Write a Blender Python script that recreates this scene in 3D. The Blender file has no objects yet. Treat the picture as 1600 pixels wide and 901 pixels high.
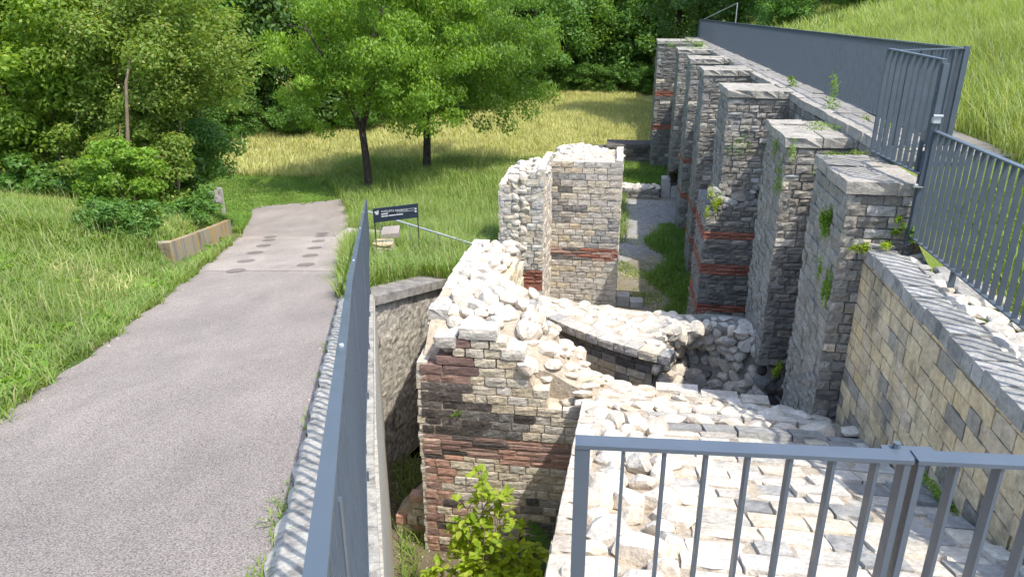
import bpy, math, random
import numpy as np
from mathutils import Vector, Matrix, noise as mnoise
R = math.radians
random.seed(7); rng = np.random.default_rng(7)
S = bpy.context.scene
COL = S.collection

# ------------------------------------------------------------------ camera
H = 6.4                                   # eye height above the theatre floor
cam_d = bpy.data.cameras.new("camera"); cam = bpy.data.objects.new("camera", cam_d); COL.objects.link(cam)
cam.location = (0, 0, H); cam.rotation_euler = (R(90 - 21.2), 0, 0)
cam_d.sensor_width = 36.0; cam_d.lens = 36.0 * 1164 / 1600; cam_d.clip_start = .05; cam_d.clip_end = 2000
S.camera = cam
# ------------------------------------------------------------------ light
SUN_EL, SUN_AZ = R(61), R(134)            # azimuth clockwise from +y (to the right, a little behind the camera)
w = bpy.data.worlds.new("World"); S.world = w; w.use_nodes = True
nt = w.node_tree; bg = nt.nodes["Background"]
sky = nt.nodes.new("ShaderNodeTexSky"); sky.sky_type = 'NISHITA'; sky.sun_disc = False
sky.sun_elevation = SUN_EL; sky.sun_rotation = SUN_AZ; sky.air_density = 1.0; sky.dust_density = 1.5; sky.ozone_density = .6
nt.links.new(sky.outputs[0], bg.inputs[0]); bg.inputs[1].default_value = .15
sd = bpy.data.lights.new("sun", 'SUN'); sd.energy = 2.0; sd.angle = R(.6); sd.color = (1, .95, .87)
so = bpy.data.objects.new("sun", sd); COL.objects.link(so)
dirv = Vector((math.cos(SUN_EL) * math.sin(SUN_AZ), math.cos(SUN_EL) * math.cos(SUN_AZ), math.sin(SUN_EL)))
so.rotation_euler = dirv.to_track_quat('Z', 'Y').to_euler(); so.location = (20, -5, 40)
S.view_settings.view_transform = 'Standard'; S.view_settings.look = 'None'
S.view_settings.exposure = 1.5; S.view_settings.gamma = 1
S.render.engine = 'CYCLES'
S.cycles.max_bounces = 6; S.cycles.diffuse_bounces = 4; S.cycles.transmission_bounces = 4; S.cycles.transparent_max_bounces = 4

# ------------------------------------------------------------------ frames: u = across the ruin, v = along it
A_ = R(8.2); CA, SA = math.cos(A_), math.sin(A_); X0 = 1.848
UD = Vector((CA, -SA, 0)); VD = Vector((SA, CA, 0)); UP = Vector((0, 0, 1))
def L(u, v, z): return Vector((X0 + u * CA + v * SA, -u * SA + v * CA, z + H))
def W(x, y, z): return Vector((x, y, z + H))
def touv(x, y): x = x - X0; return x * CA - y * SA, x * SA + y * CA
def sm(t): t = np.clip(t, 0, 1); return t * t * (3 - 2 * t)
def px_of(p, size):
    d = p.y * math.cos(R(21.2)) - (p.z - H) * math.sin(R(21.2))
    return size * 1164 / d if d > .3 else 0

# ------------------------------------------------------------------ scene helpers
def tag(o, label=None, cat=None, group=None, kind=None):
    if label: o['label'] = label
    if cat: o['category'] = cat
    if group: o['group'] = group
    if kind: o['kind'] = kind
    return o
def thing(name, label, cat, loc, group=None):
    o = bpy.data.objects.new(name, None); COL.objects.link(o); o.location = loc; o.empty_display_size = .2
    return tag(o, label, cat, group)
def link(name, me, parent=None, M=None):
    o = bpy.data.objects.new(name, me); COL.objects.link(o)
    M = M if M is not None else Matrix.Identity(4)
    if parent is not None:
        o.parent = parent
        p = parent; T = Vector((0, 0, 0))
        while p is not None: T += p.location; p = p.parent
        M = Matrix.Translation(-T) @ M
    o.matrix_basis = M
    return o
def nmesh(name, V, F, mats, smooth=False, mi=None):
    """numpy verts (n,3), faces (m,k) -> mesh"""
    me = bpy.data.meshes.new(name); V = np.asarray(V, dtype=np.float32); F = np.asarray(F, dtype=np.int32)
    k = F.shape[1]
    me.vertices.add(len(V)); me.vertices.foreach_set('co', V.ravel())
    me.loops.add(F.size); me.loops.foreach_set('vertex_index', F.ravel())
    me.polygons.add(len(F)); me.polygons.foreach_set('loop_start', np.arange(0, F.size, k, dtype=np.int32))
    me.polygons.foreach_set('loop_total', np.full(len(F), k, dtype=np.int32))
    if smooth: me.polygons.foreach_set('use_smooth', np.ones(len(F), dtype=bool))
    for m in (mats if isinstance(mats, (list, tuple)) else [mats]): me.materials.append(m)
    if mi is not None: me.polygons.foreach_set('material_index', np.asarray(mi, dtype=np.int32))
    me.update(calc_edges=True); return me
def pmesh(name, V, F, mats, smooth=False):
    me = bpy.data.meshes.new(name); me.from_pydata([tuple(v) for v in V], [], F)
    for m in (mats if isinstance(mats, (list, tuple)) else [mats]): me.materials.append(m)
    if smooth: me.polygons.foreach_set('use_smooth', [True] * len(F))
    me.update(); return me
class MB:
    """collects boxes, bars and tubes in world space and links them as one mesh"""
    def __init__(s): s.V = []; s.F = []
    def hexa(s, P):
        b = len(s.V); s.V += [tuple(p) for p in P]
        s.F += [tuple(b + i for i in f) for f in ((0, 3, 2, 1), (4, 5, 6, 7), (0, 1, 5, 4), (1, 2, 6, 5), (2, 3, 7, 6), (3, 0, 4, 7))]
    def box(s, c, ax, ay, az):
        c = Vector(c); ax, ay, az = Vector(ax) / 2, Vector(ay) / 2, Vector(az) / 2
        s.hexa([c - ax - ay - az, c + ax - ay - az, c + ax + ay - az, c - ax + ay - az,
                c - ax - ay + az, c + ax - ay + az, c + ax + ay + az, c - ax + ay + az])
    def uvbox(s, u0, u1, v0, v1, z0, z1):
        s.hexa([L(u0, v0, z0), L(u1, v0, z0), L(u1, v1, z0), L(u0, v1, z0), L(u0, v0, z1), L(u1, v0, z1), L(u1, v1, z1), L(u0, v1, z1)])
    def bar(s, a, b, wid, thk, side):
        a, b = Vector(a), Vector(b); d = (b - a); side = Vector(side); side = (side - d.normalized() * side.dot(d.normalized())).normalized()
        s.box((a + b) / 2, d, side * wid, d.cross(side).normalized() * thk)
    def tube(s, pts, rad, n=7):
        pts = [Vector(p) for p in pts]; b = len(s.V); ref = Vector((.31, .95, .1))
        for i, p in enumerate(pts):
            t = (pts[min(i + 1, len(pts) - 1)] - pts[max(i - 1, 0)]).normalized()
            a = t.cross(ref).normalized(); c = t.cross(a)
            for k in range(n):
                an = 2 * math.pi * k / n; s.V.append(tuple(p + (a * math.cos(an) + c * math.sin(an)) * rad[i]))
        for i in range(len(pts) - 1):
            for k in range(n):
                q = (k + 1) % n; s.F.append((b + i * n + k, b + i * n + q, b + (i + 1) * n + q, b + (i + 1) * n + k))
        s.F.append(tuple(b + (len(pts) - 1) * n + k for k in range(n)))
    def build(s, name, mat, parent=None, smooth=False):
        return link(name, pmesh(name, s.V, s.F, mat, smooth), parent)

# ------------------------------------------------------------------ materials
class NT:
    def __init__(s, name):
        s.m = bpy.data.materials.new(name); s.m.use_nodes = True; s.t = s.m.node_tree; s.n = s.t.nodes; s.b = s.n["Principled BSDF"]
        s.out = s.n["Material Output"]
    def new(s, k, **kw):
        x = s.n.new(k)
        for a, b in kw.items(): setattr(x, a, b)
        return x
    def ln(s, a, b): s.t.links.new(a, b)
    def pos(s, scale=(1, 1, 1)):
        g = s.new("ShaderNodeNewGeometry"); m = s.new("ShaderNodeMapping"); m.inputs['Scale'].default_value = scale
        s.ln(g.outputs['Position'], m.inputs[0]); return m.outputs[0]
    def noise(s, scale, det=4, rough=.6, vec=None, dist=0):
        x = s.new("ShaderNodeTexNoise"); x.inputs['Scale'].default_value = scale; x.inputs['Detail'].default_value = det
        x.inputs['Roughness'].default_value = rough; x.inputs['Distortion'].default_value = dist
        s.ln(vec if vec is not None else s.pos(), x.inputs['Vector']); return x.outputs['Fac']
    def ramp(s, fac, stops, interp='LINEAR'):
        x = s.new("ShaderNodeValToRGB"); e = x.color_ramp; e.interpolation = interp
        while len(e.elements) < len(stops): e.elements.new(.5)
        while len(e.elements) > len(stops): e.elements.remove(e.elements[-1])
        for el, (p, c) in zip(e.elements, stops):
            el.position = p; el.color = (*c, 1) if not isinstance(c, (int, float)) else (c, c, c, 1)
        s.ln(fac, x.inputs[0]); return x.outputs[0]
    def mix(s, fac, a, b, mode='MIX'):
        x = s.new("ShaderNodeMix", data_type='RGBA', blend_type=mode)
        for sock, v in ((x.inputs[0], fac), (x.inputs[6], a), (x.inputs[7], b)):
            if hasattr(v, 'links'): s.ln(v, sock)
            else: sock.default_value = v if isinstance(v, (int, float)) else (*v, 1)
        return x.outputs[2]
    def bump(s, h, strength=.5, dist=.02, prev=None):
        x = s.new("ShaderNodeBump"); x.inputs['Strength'].default_value = strength; x.inputs['Distance'].default_value = dist
        s.ln(h, x.inputs['Height'])
        if prev is not None: s.ln(prev, x.inputs['Normal'])
        return x.outputs[0]
    def done(s, col, rough=.9, nrm=None, spec=.25):
        if hasattr(col, 'links'): s.ln(col, s.b.inputs['Base Color'])
        else: s.b.inputs['Base Color'].default_value = (*col, 1)
        if hasattr(rough, 'links'): s.ln(rough, s.b.inputs['Roughness'])
        else: s.b.inputs['Roughness'].default_value = rough
        s.b.inputs['Specular IOR Level'].default_value = spec
        if nrm is not None: s.ln(nrm, s.b.inputs['Normal'])
        return s.m
def stone(name, cols, stain=.0, stain_col=(.03, .03, .028), st_scale=2.2, fine=28, bump=.7, grain=.35, lich=None, vst=(1, 1, 1)):
    """cols: palette picked per piece; stain: share covered by weathering"""
    t = NT(name); oi = t.new("ShaderNodeObjectInfo")
    g = t.new("ShaderNodeNewGeometry")
    ad = t.new("ShaderNodeMath", operation='ADD'); t.ln(oi.outputs['Random'], ad.inputs[0]); t.ln(g.outputs['Random Per Island'], ad.inputs[1])
    fr = t.new("ShaderNodeMath", operation='FRACT'); t.ln(ad.outputs[0], fr.inputs[0])
    n = len(cols); c = t.ramp(fr.outputs[0], [(i / max(n - 1, 1), k) for i, k in enumerate(cols)])
    f1 = t.noise(fine, 6, .7); c = t.mix(grain, c, t.ramp(f1, [(.3, .25), (.7, 1.0)]), 'OVERLAY')
    f3 = t.noise(fine * .22, 4, .65); c = t.mix(.4, c, t.ramp(f3, [(.32, .3), (.68, .8)]), 'OVERLAY')
    if stain > 0:
        f2 = t.noise(st_scale, 6, .72, t.pos(vst)); lo = .72 - .45 * stain
        c = t.mix(t.ramp(f2, [(lo, 0.), (lo + .16, .9)]), c, stain_col)
    if lich:
        f4 = t.noise(5, 5, .7); c = t.mix(t.ramp(f4, [(.58, 0.), (.7, .7)]), c, lich)
    v = t.new("ShaderNodeTexVoronoi"); v.inputs['Scale'].default_value = fine * .9; t.ln(t.pos(), v.inputs['Vector'])
    n1 = t.bump(f3, bump, .035); n2 = t.bump(f1, bump * .8, .012, n1); n3 = t.bump(v.outputs['Distance'], bump * .25, .01, n2)
    return t.done(c, .92, n3, .2)
M = {}
M['white'] = stone('white_limestone', [(.50, .44, .36), (.57, .51, .425), (.42, .36, .285), (.54, .475, .39)], .10, (.30, .27, .23), 3.5, 30, .8)
M['whitegrey'] = stone('weathered_limestone', [(.44, .405, .345), (.51, .465, .40), (.34, .32, .285), (.48, .43, .355)], .28, (.17, .165, .155), 3, 30, .9)
M['cream'] = stone('cream_limestone', [(.44, .365, .25), (.47, .41, .31), (.39, .355, .30), (.43, .36, .25), (.48, .425, .33)], .16, (.16, .14, .115), 2.5, 30, .8)
M['pale'] = stone('pale_block', [(.43, .385, .315), (.47, .41, .31), (.38, .35, .30), (.46, .42, .36), (.37, .335, .285)], .22, (.20, .185, .165), 1.8, 28, .8)
M['yellow'] = stone('yellow_limestone', [(.56, .44, .26), (.60, .52, .38)], .08, (.25, .2, .14), 2.5, 30, .7)
M['grey'] = stone('grey_block', [(.185, .17, .148), (.25, .23, .20), (.14, .132, .118), (.225, .20, .16), (.29, .27, .235)], .38, (.075, .075, .07), 1.6, 26, 1.0)
M['greylight'] = stone('grey_rough_block', [(.215, .20, .172), (.25, .235, .205), (.19, .18, .16)], .40, (.14, .14, .13), 2.2, 22, 1.0, lich=(.16, .18, .10), vst=(1, 1, .6))
M['dark'] = stone('blackened_block', [(.065, .055, .05), (.105, .09, .08), (.05, .044, .04), (.135, .118, .104)], .3, (.03, .028, .027), 2.5, 26, .9)
M['darkgrey'] = stone('damp_shade_grey_block', [(.125, .118, .108), (.17, .16, .145), (.10, .095, .088), (.19, .175, .15)], .35, (.05, .05, .05), 1.8, 26, .9)  # damp stones, also picked where shade is painted into the masonry
M['brick'] = stone('red_brick', [(.24, .095, .065), (.28, .12, .08), (.20, .075, .055)], .12, (.10, .06, .05), 2.5, 34, .5)
M['purple'] = stone('purple_red_brick', [(.19, .125, .105), (.24, .15, .12), (.15, .10, .09), (.27, .18, .15)], .3, (.06, .05, .048), 2.2, 34, .5)
M['rosebrick'] = stone('rose_brick', [(.36, .225, .175), (.33, .19, .14), (.38, .265, .21)], .15, (.12, .09, .08), 2.2, 34, .5)
M['tan'] = stone('tan_ashlar', [(.49, .38, .225), (.43, .35, .24), (.52, .415, .26), (.40, .34, .255), (.49, .375, .21)], .46, (.13, .122, .105), 1.7, 22, .9, vst=(1, 1, .55))
M['tandark'] = stone('stained_ashlar', [(.17, .155, .13), (.23, .21, .175), (.28, .255, .21)], .3, (.05, .05, .05), 3, 22, .9)
M['slate'] = stone('grey_coping_stone', [(.24, .235, .215), (.29, .28, .26), (.20, .195, .182)], .35, (.10, .10, .095), 2.5, 24, .9)
M['mortar'] = stone('lime_mortar', [(.35, .295, .225)], .15, (.26, .23, .19), 4, 40, .8)
M['mortargrey'] = stone('grey_mortar', [(.20, .19, .165)], .4, (.09, .09, .08), 2, 30, .9)
M['mortardark'] = stone('damp_mortar', [(.13, .125, .11)], .4, (.05, .05, .045), 2, 30, .9)
M['slab'] = stone('wall_top_slab', [(.25, .23, .195), (.30, .275, .235)], .35, (.16, .155, .14), 2.6, 24, .9, lich=(.20, .20, .11))

def mat_asphalt(name, base, speck):
    t = NT(name); f = t.noise(115, 4, .75); g = t.noise(1.6, 5, .65, t.pos((1, .3, 1))); h = t.noise(.7, 4, .6)
    v = t.new("ShaderNodeTexVoronoi"); v.inputs['Scale'].default_value = 130; t.ln(t.pos(), v.inputs['Vector'])
    c = t.mix(.9, base, t.ramp(f, [(.36, .12), (.64, .88)]), 'OVERLAY')
    c = t.mix(t.ramp(v.outputs['Color'], [(.72, 0.), (.9, .5)]), c, speck)
    c = t.mix(.5, c, t.ramp(g, [(.35, .36), (.65, .62)]), 'OVERLAY')
    c = t.mix(t.ramp(h, [(.55, 0.), (.68, .35)]), c, tuple(k * .72 for k in base))
    return t.done(c, .88, t.bump(f, .9, .01, t.bump(v.outputs['Distance'], .5, .008)), .25)
M['asphalt'] = mat_asphalt('grey_asphalt', (.28, .242, .212), (.42, .38, .345))
M['concretepath'] = mat_asphalt('pale_concrete_path', (.335, .29, .25), (.46, .41, .365))
M['patch'] = mat_asphalt('dark_patch', (.19, .163, .143), (.25, .22, .195))
def mat_concrete(name, cols, streak=(3, 3, .5), st=(.10, .095, .085), amt=.4, scale=4, rough=.9, fine=60):
    t = NT(name); f = t.noise(scale, 6, .7, t.pos(streak)); c = t.ramp(f, [(.38, cols[0]), (.5, cols[1]), (.61, cols[2])])
    g = t.noise(fine, 4, .7); c = t.mix(.4, c, t.ramp(g, [(.3, .25), (.7, .8)]), 'OVERLAY')
    h = t.noise(scale * .6, 5, .7, t.pos((1, 1, .4))); lo = .72 - .4 * amt; c = t.mix(t.ramp(h, [(lo, 0.), (lo + .12, .85)]), c, st)
    return t.done(c, rough, t.bump(g, .5, .01, t.bump(f, .5, .03)), .2)
M['kerb'] = mat_concrete('pitted_concrete', [(.20, .19, .17), (.33, .31, .27), (.40, .38, .33)], (1, 1, 1), (.12, .115, .10), .35, 9)
M['plaster'] = mat_concrete('rough_plaster_wall', [(.26, .245, .21), (.37, .34, .285), (.43, .40, .34)], (2, 2, 1.2), (.11, .106, .098), .42, 9, fine=34)
M['palewall'] = mat_concrete('pale_streaked_concrete', [(.30, .28, .23), (.42, .39, .33), (.48, .45, .38)], (6, 6, .5), (.15, .14, .11), .2, 5)
M['barrier'] = mat_concrete('lichen_concrete', [(.20, .18, .15), (.33, .28, .20), (.40, .235, .04)], (3, 3, .12), (.10, .088, .07), .42, 2.2)
M['concrete'] = mat_concrete('plain_concrete', [(.30, .29, .27), (.38, .36, .33), (.42, .40, .36)], (1, 1, 1), (.18, .17, .15), .2, 4)
M['coping'] = mat_concrete('weathered_coping', [(.13, .12, .11), (.20, .185, .165), (.27, .25, .22)], (1, 1, 1), (.07, .07, .06), .3, 5)
def mat_metal(name, col, rough=.42):
    t = NT(name); f = t.noise(9, 4, .6); c = t.mix(.25, col, t.ramp(f, [(.3, .35), (.7, .65)]), 'OVERLAY')
    t.b.inputs['Metallic'].default_value = .0
    g = t.noise(160, 2, .5)
    return t.done(c, t.ramp(f, [(.3, rough - .08), (.7, rough + .12)]), t.bump(g, .08, .002), .5)
M['rail'] = mat_metal('blue_grey_painted_steel', (.075, .093, .115), .38)
M['galv'] = mat_metal('galvanised_steel', (.36, .38, .38), .35)
M['sign'] = mat_metal('dark_navy_panel', (.018, .028, .045), .4)
M['rust'] = mat_metal('brown_steel_post', (.05, .042, .035), .6)
M['print'] = mat_metal('white_print', (.5, .5, .5), .6)
def mat_leaf(name, cols, trans=.45, rough=.5, tcol=None):
    t = NT(name); g = t.new("ShaderNodeNewGeometry"); oi = t.new("ShaderNodeObjectInfo")
    ad = t.new("ShaderNodeMath", operation='ADD'); t.ln(oi.outputs['Random'], ad.inputs[0]); t.ln(g.outputs['Random Per Island'], ad.inputs[1])
    fr = t.new("ShaderNodeMath", operation='FRACT'); t.ln(ad.outputs[0], fr.inputs[0])
    c = t.ramp(fr.outputs[0], [(i / (len(cols) - 1), k) for i, k in enumerate(cols)])
    f = t.noise(1.1, 3, .6); c = t.mix(.5, c, t.ramp(f, [(.3, .3), (.7, .72)]), 'OVERLAY')
    t.done(c, rough, None, .3)
    tr = t.new("ShaderNodeBsdfTranslucent"); k = t.mix(1.0, c, tcol or (1.9, 1.75, .6), 'MULTIPLY'); t.ln(k, tr.inputs[0])
    mx = t.new("ShaderNodeMixShader"); mx.inputs[0].default_value = trans
    t.ln(t.b.outputs[0], mx.inputs[1]); t.ln(tr.outputs[0], mx.inputs[2]); t.ln(mx.outputs[0], t.out.inputs[0]); return t.m
M['leaf_tree'] = mat_leaf('cherry_leaves', [(0.086, 0.176, 0.024), (0.138, 0.242, 0.037), (0.103, 0.198, 0.029), (0.184, 0.286, 0.050)])
M['leaf_bright'] = mat_leaf('bright_leaves', [(0.127, 0.238, 0.025), (0.184, 0.313, 0.036), (0.103, 0.205, 0.022), (0.253, 0.356, 0.050)])
M['leaf_bush'] = mat_leaf('bush_leaves', [(0.128, 0.228, 0.026), (0.209, 0.316, 0.042), (0.149, 0.255, 0.031), (0.314, 0.390, 0.072)])
M['leaf_haw'] = mat_leaf('hawthorn_leaves', [(0.119, 0.207, 0.031), (0.211, 0.290, 0.055), (0.105, 0.193, 0.026), (0.308, 0.331, 0.094)])
M['leaf_dark'] = mat_leaf('dark_leaves', [(.06, .125, .03), (.09, .165, .04), (.07, .14, .034), (.13, .21, .055)], .38)
M['leaf_wood'] = mat_leaf('wood_leaves', [(0.072, 0.165, 0.033), (0.110, 0.220, 0.044), (0.088, 0.187, 0.037), (0.165, 0.275, 0.066)], .4)
M['leaf_lime'] = mat_leaf('lime_leaves', [(0.280, 0.389, 0.030), (0.381, 0.486, 0.045), (0.202, 0.324, 0.028), (0.448, 0.497, 0.080)], .5)
M['leaf_fern'] = mat_leaf('fern_leaves', [(.06, .15, .02), (.09, .19, .03)], .45)
M['leaf_brown'] = mat_leaf('brown_shrub_leaves', [(.06, .055, .02), (.09, .075, .03), (.05, .06, .02)], .3)
M['grass'] = mat_leaf('green_grass', [(0.127, 0.219, 0.039), (0.171, 0.268, 0.051), (0.216, 0.286, 0.069), (0.145, 0.244, 0.039), (0.341, 0.329, 0.165)], .35)
M['lawn'] = mat_leaf('mown_grass', [(0.099, 0.198, 0.024), (0.127, 0.226, 0.031), (0.154, 0.237, 0.044)], .35)
M['meadow'] = mat_leaf('dry_meadow_grass', [(.36, .38, .12), (.48, .46, .19), (.31, .36, .10), (.56, .50, .26), (.40, .41, .13)], .35, tcol=(1.4, 1.35, .7))
M['hay'] = mat_leaf('tall_seeding_grass', [(0.164, 0.240, 0.044), (0.240, 0.304, 0.063), (0.316, 0.354, 0.113), (0.140, 0.228, 0.037), (0.455, 0.430, 0.228)], .4, tcol=(1.6, 1.6, .7))
def mat_bark(name, a, b):
    t = NT(name); f = t.noise(14, 5, .7, t.pos((1, 1, .25))); return t.done(t.ramp(f, [(.35, a), (.65, b)]), .95, t.bump(f, 1, .03), .1)
M['bark'] = mat_bark('dark_bark', (.028, .022, .018), (.085, .07, .058))
M['barkpale'] = mat_bark('pale_bark', (.12, .09, .06), (.26, .20, .14))
def mat_soil(name, a, b, c_, sc=1.2, fine=60):
    t = NT(name); f = t.noise(sc, 6, .7); c = t.ramp(f, [(.35, a), (.5, b), (.65, c_)]); g = t.noise(fine, 4, .75)
    c = t.mix(.6, c, t.ramp(g, [(.3, .2), (.7, .85)]), 'OVERLAY'); return t.done(c, .95, t.bump(g, .8, .02), .15)
M['bank'] = mat_soil('grass_bank_soil', (.06, .105, .022), (.085, .13, .028), (.17, .15, .06))
M['meadowsoil'] = mat_soil('meadow_ground', (.26, .29, .09), (.35, .35, .13), (.42, .39, .18), .35)
M['floor'] = mat_soil('gravel_floor', (.25, .24, .222), (.26, .24, .21), (.20, .175, .12), .45, 70)
M['hill'] = mat_soil('hill_ground', (.11, .16, .03), (.15, .2, .04), (.2, .22, .07), .6)
M['courtsoil'] = mat_soil('trodden_soil', (.23, .20, .15), (.20, .175, .115), (.11, .12, .05), 1.8, 50)
M['earth'] = mat_soil('dark_earth', (.10, .085, .055), (.15, .125, .08), (.2, .17, .12), 1.5)

# ------------------------------------------------------------------ stone pieces (shared meshes)
_blk = {}
def block_mesh(mat, k, rough):
    key = ('b', mat, k, rough)
    if key in _blk: return _blk[key]
    r = random.Random(k * 31 + int(rough * 100)); nx, nz = 5, 4; V = []; F = []
    off = Vector((k * 7.3, k * 3.1, 0))
    for j in range(nz):
        for i in range(nx):
            x = i / (nx - 1) - .5; z = j / (nz - 1) - .5
            edge = (i in (0, nx - 1)) or (j in (0, nz - 1))
            bul = (1 - abs(2 * x) ** 4) * (1 - abs(2 * z) ** 4)
            nz_ = mnoise.noise(Vector((x * 2.4, z * 2.0, 0)) + off)
            y = -.5 - rough * (.10 * bul + (.45 * nz_ if not edge else .12 * nz_ - .05))
            jx = r.uniform(-.025, .025); jz = r.uniform(-.045, .045)
            V.append((x + jx, y, z + jz))
    for j in range(nz - 1):
        for i in range(nx - 1):
            a = j * nx + i; F.append((a, a + 1, a + nx + 1, a + nx))
    b = len(V); V += [(-.5, .5, -.5), (.5, .5, -.5), (.5, .5, .5), (-.5, .5, .5)]
    F.append(tuple([b, b + 1] + [i for i in range(nx - 1, -1, -1)]))
    F.append(tuple([(nz - 1) * nx + i for i in range(nx)] + [b + 2, b + 3]))
    F.append(tuple([b + 3, b] + [j * nx for j in range(nz)]))
    F.append(tuple([b + 1, b + 2] + [j * nx + nx - 1 for j in range(nz - 1, -1, -1)]))
    F.append((b + 1, b, b + 3, b + 2))
    me = pmesh('block', V, F, M[mat]); _blk[key] = me; return me
import bmesh
def rubble_mesh(mat, k):
    key = ('r', mat, k)
    if key in _blk: return _blk[key]
    r = random.Random(k * 17 + 5); bm = bmesh.new(); bmesh.ops.create_icosphere(bm, subdivisions=2, radius=.5)
    pl = [(Vector((r.gauss(0, 1), r.gauss(0, 1), r.gauss(0, 1))).normalized(), r.uniform(.30, .42)) for _ in range(9)]
    for v in bm.verts:
        for n, d in pl:
            e = v.co.dot(n) - d
            if e > 0: v.co -= n * e * .92
        v.co *= 1 + .10 * mnoise.noise(v.co * 3 + Vector((k * 5., 0, 0)))
        v.co *= 1.22
    me = bpy.data.meshes.new('rubble'); bm.to_mesh(me); bm.free(); me.materials.append(M[mat])
    me.polygons.foreach_set('use_smooth', [True] * len(me.polygons)); me.set_sharp_from_angle(angle=R(24)); _blk[key] = me; return me
class Pieces:
    """pieces of one thing: the 300 that show largest become parts, the rest one part of kind stuff"""
    def __init__(s, parent): s.p = parent; s.L = {}
    def add(s, name, me, Mx, size): s.L.setdefault(name, []).append((px_of(Mx.translation, size), me, Mx))
    def finish(s, cap=295):
        for name, L_ in s.L.items():
            L_.sort(key=lambda t: -t[0])
            for px, me, Mx in L_[:cap]: link(name, me, s.p, Mx)
            rest = L_[cap:]
            if rest:
                V = []; F = []; mats = []; MI = []
                for px, me, Mx in rest:
                    b = len(V); V += [tuple(Mx @ v.co) for v in me.vertices]; m = me.materials[0]
                    if m not in mats: mats.append(m)
                    for p in me.polygons: F.append(tuple(b + i for i in p.vertices)); MI.append(mats.index(m))
                e = pmesh(name, V, F, mats); e.polygons.foreach_set('material_index', MI)
                tag(link(name + '_mass', e, s.p), kind='stuff')
def fmat(c, X, Y, Z):
    m = Matrix.Identity(4)
    for i, a in enumerate((X, Y, Z)):
        for k in range(3): m[k][i] = a[k]
    m.translation = c; return m
def masonry(P, p0, ax, n, length, z0, z1, ch, bl, pick, depth=.13, rough=.35, joint=.014, s0=0., seed=0, proud=0., jit=.14, thin=None, dj=1.):
    """courses of blocks: p0 world point at s=0 (z ignored), z0/z1 relative heights (z1 may be a function of s)"""
    r = random.Random(seed + int(length * 1000)); ax = Vector(ax); n = Vector(n); z = z0; i = 0
    zt = z1 if callable(z1) else (lambda s: z1)
    zmax = max(zt(length * q / 12) for q in range(13))
    while z < zmax - .03:
        c_h = ch * r.uniform(1 - jit, 1 + jit)
        if thin and thin(z + .035): c_h = .07
        s = s0
        while s < length - .02:
            nm0, mk, kl, kh = pick(s + bl * .5, z + c_h / 2, r)
            l = bl * kl * r.uniform(.65, 1.4)
            if length - s - l < bl * .45: l = length - s
            if s == s0 and i % 2: l *= .6
            h = c_h
            if z + h * .55 <= zt(s + l / 2) and mk is not None:
                d = r.uniform(-.012, .016) * dj + proud
                c = Vector((p0[0], p0[1], 0)) + ax * (s + l / 2) + UP * (z + h / 2 + H) - n * (depth / 2 - d)
                Mx = fmat(c, ax * (l - joint), -n * depth, UP * (h - joint))
                P.add(nm0, block_mesh(mk, r.randrange(9), rough), Mx, max(l, h))
            s += l
        z += c_h; i += 1
def uvp(u, v): q = L(u, v, 0); return (q.x, q.y)
def hfield(name, us, vs, zf, zb, mat, parent, inside=None):
    """solid with an uneven top: grid over (u,v), skirts down to zb"""
    nu, nv = len(us), len(vs); V = [L(u, v, zf(u, v)) for v in vs for u in us]; F = []
    for j in range(nv - 1):
        for i in range(nu - 1): a = j * nu + i; F.append((a, a + 1, a + nu + 1, a + nu))
    ring = [i for i in range(nu)] + [j * nu + nu - 1 for j in range(1, nv)] + [(nv - 1) * nu + i for i in range(nu - 2, -1, -1)] + [j * nu for j in range(nv - 2, 0, -1)]
    b = len(V)
    for i in ring: q = V[i]; V.append(Vector((q.x, q.y, zb + H)))
    m = len(ring)
    for k in range(m): F.append((ring[(k + 1) % m], ring[k], b + k, b + (k + 1) % m))
    F.append(tuple(b + k for k in range(m - 1, -1, -1)))
    return link(name, pmesh(name, V, F, mat), parent)
def poisson(w_, h_, r_, rn, tries=None):
    pts = []; n = tries or int(w_ * h_ / (r_ * r_) * 14)
    cell = {}; g = r_
    for _ in range(n):
        x, y = rn.uniform(0, w_), rn.uniform(0, h_); i, j = int(x / g), int(y / g); ok = True
        for a in (i - 1, i, i + 1):
            for b in (j - 1, j, j + 1):
                for q in cell.get((a, b), ()):
                    if (q[0] - x) ** 2 + (q[1] - y) ** 2 < r_ * r_: ok = False
        if ok: cell.setdefault((i, j), []).append((x, y)); pts.append((x, y))
    return pts
def rub(P, c, size, mat, r, nrm=UP, flat=.7, name='rubble_stone', el=1.35):
    q = Vector((r.gauss(0, 1), r.gauss(0, 1), r.gauss(0, 1))).normalized(); nrm = Vector(nrm)
    X = (q - nrm * q.dot(nrm)).normalized(); Y = nrm.cross(X)
    a = size * r.uniform(.95, el); b = size * r.uniform(.75, 1.05); cc = size * r.uniform(flat * .8, flat * 1.2)
    rot = Matrix.Rotation(r.uniform(-.3, .3), 4, X)
    Mx = Matrix.Translation(c) @ rot @ fmat(Vector((0, 0, 0)), X * a, Y * b, nrm * cc)
    P.add(name, rubble_mesh(mat, r.randrange(14)), Mx, a)

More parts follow.
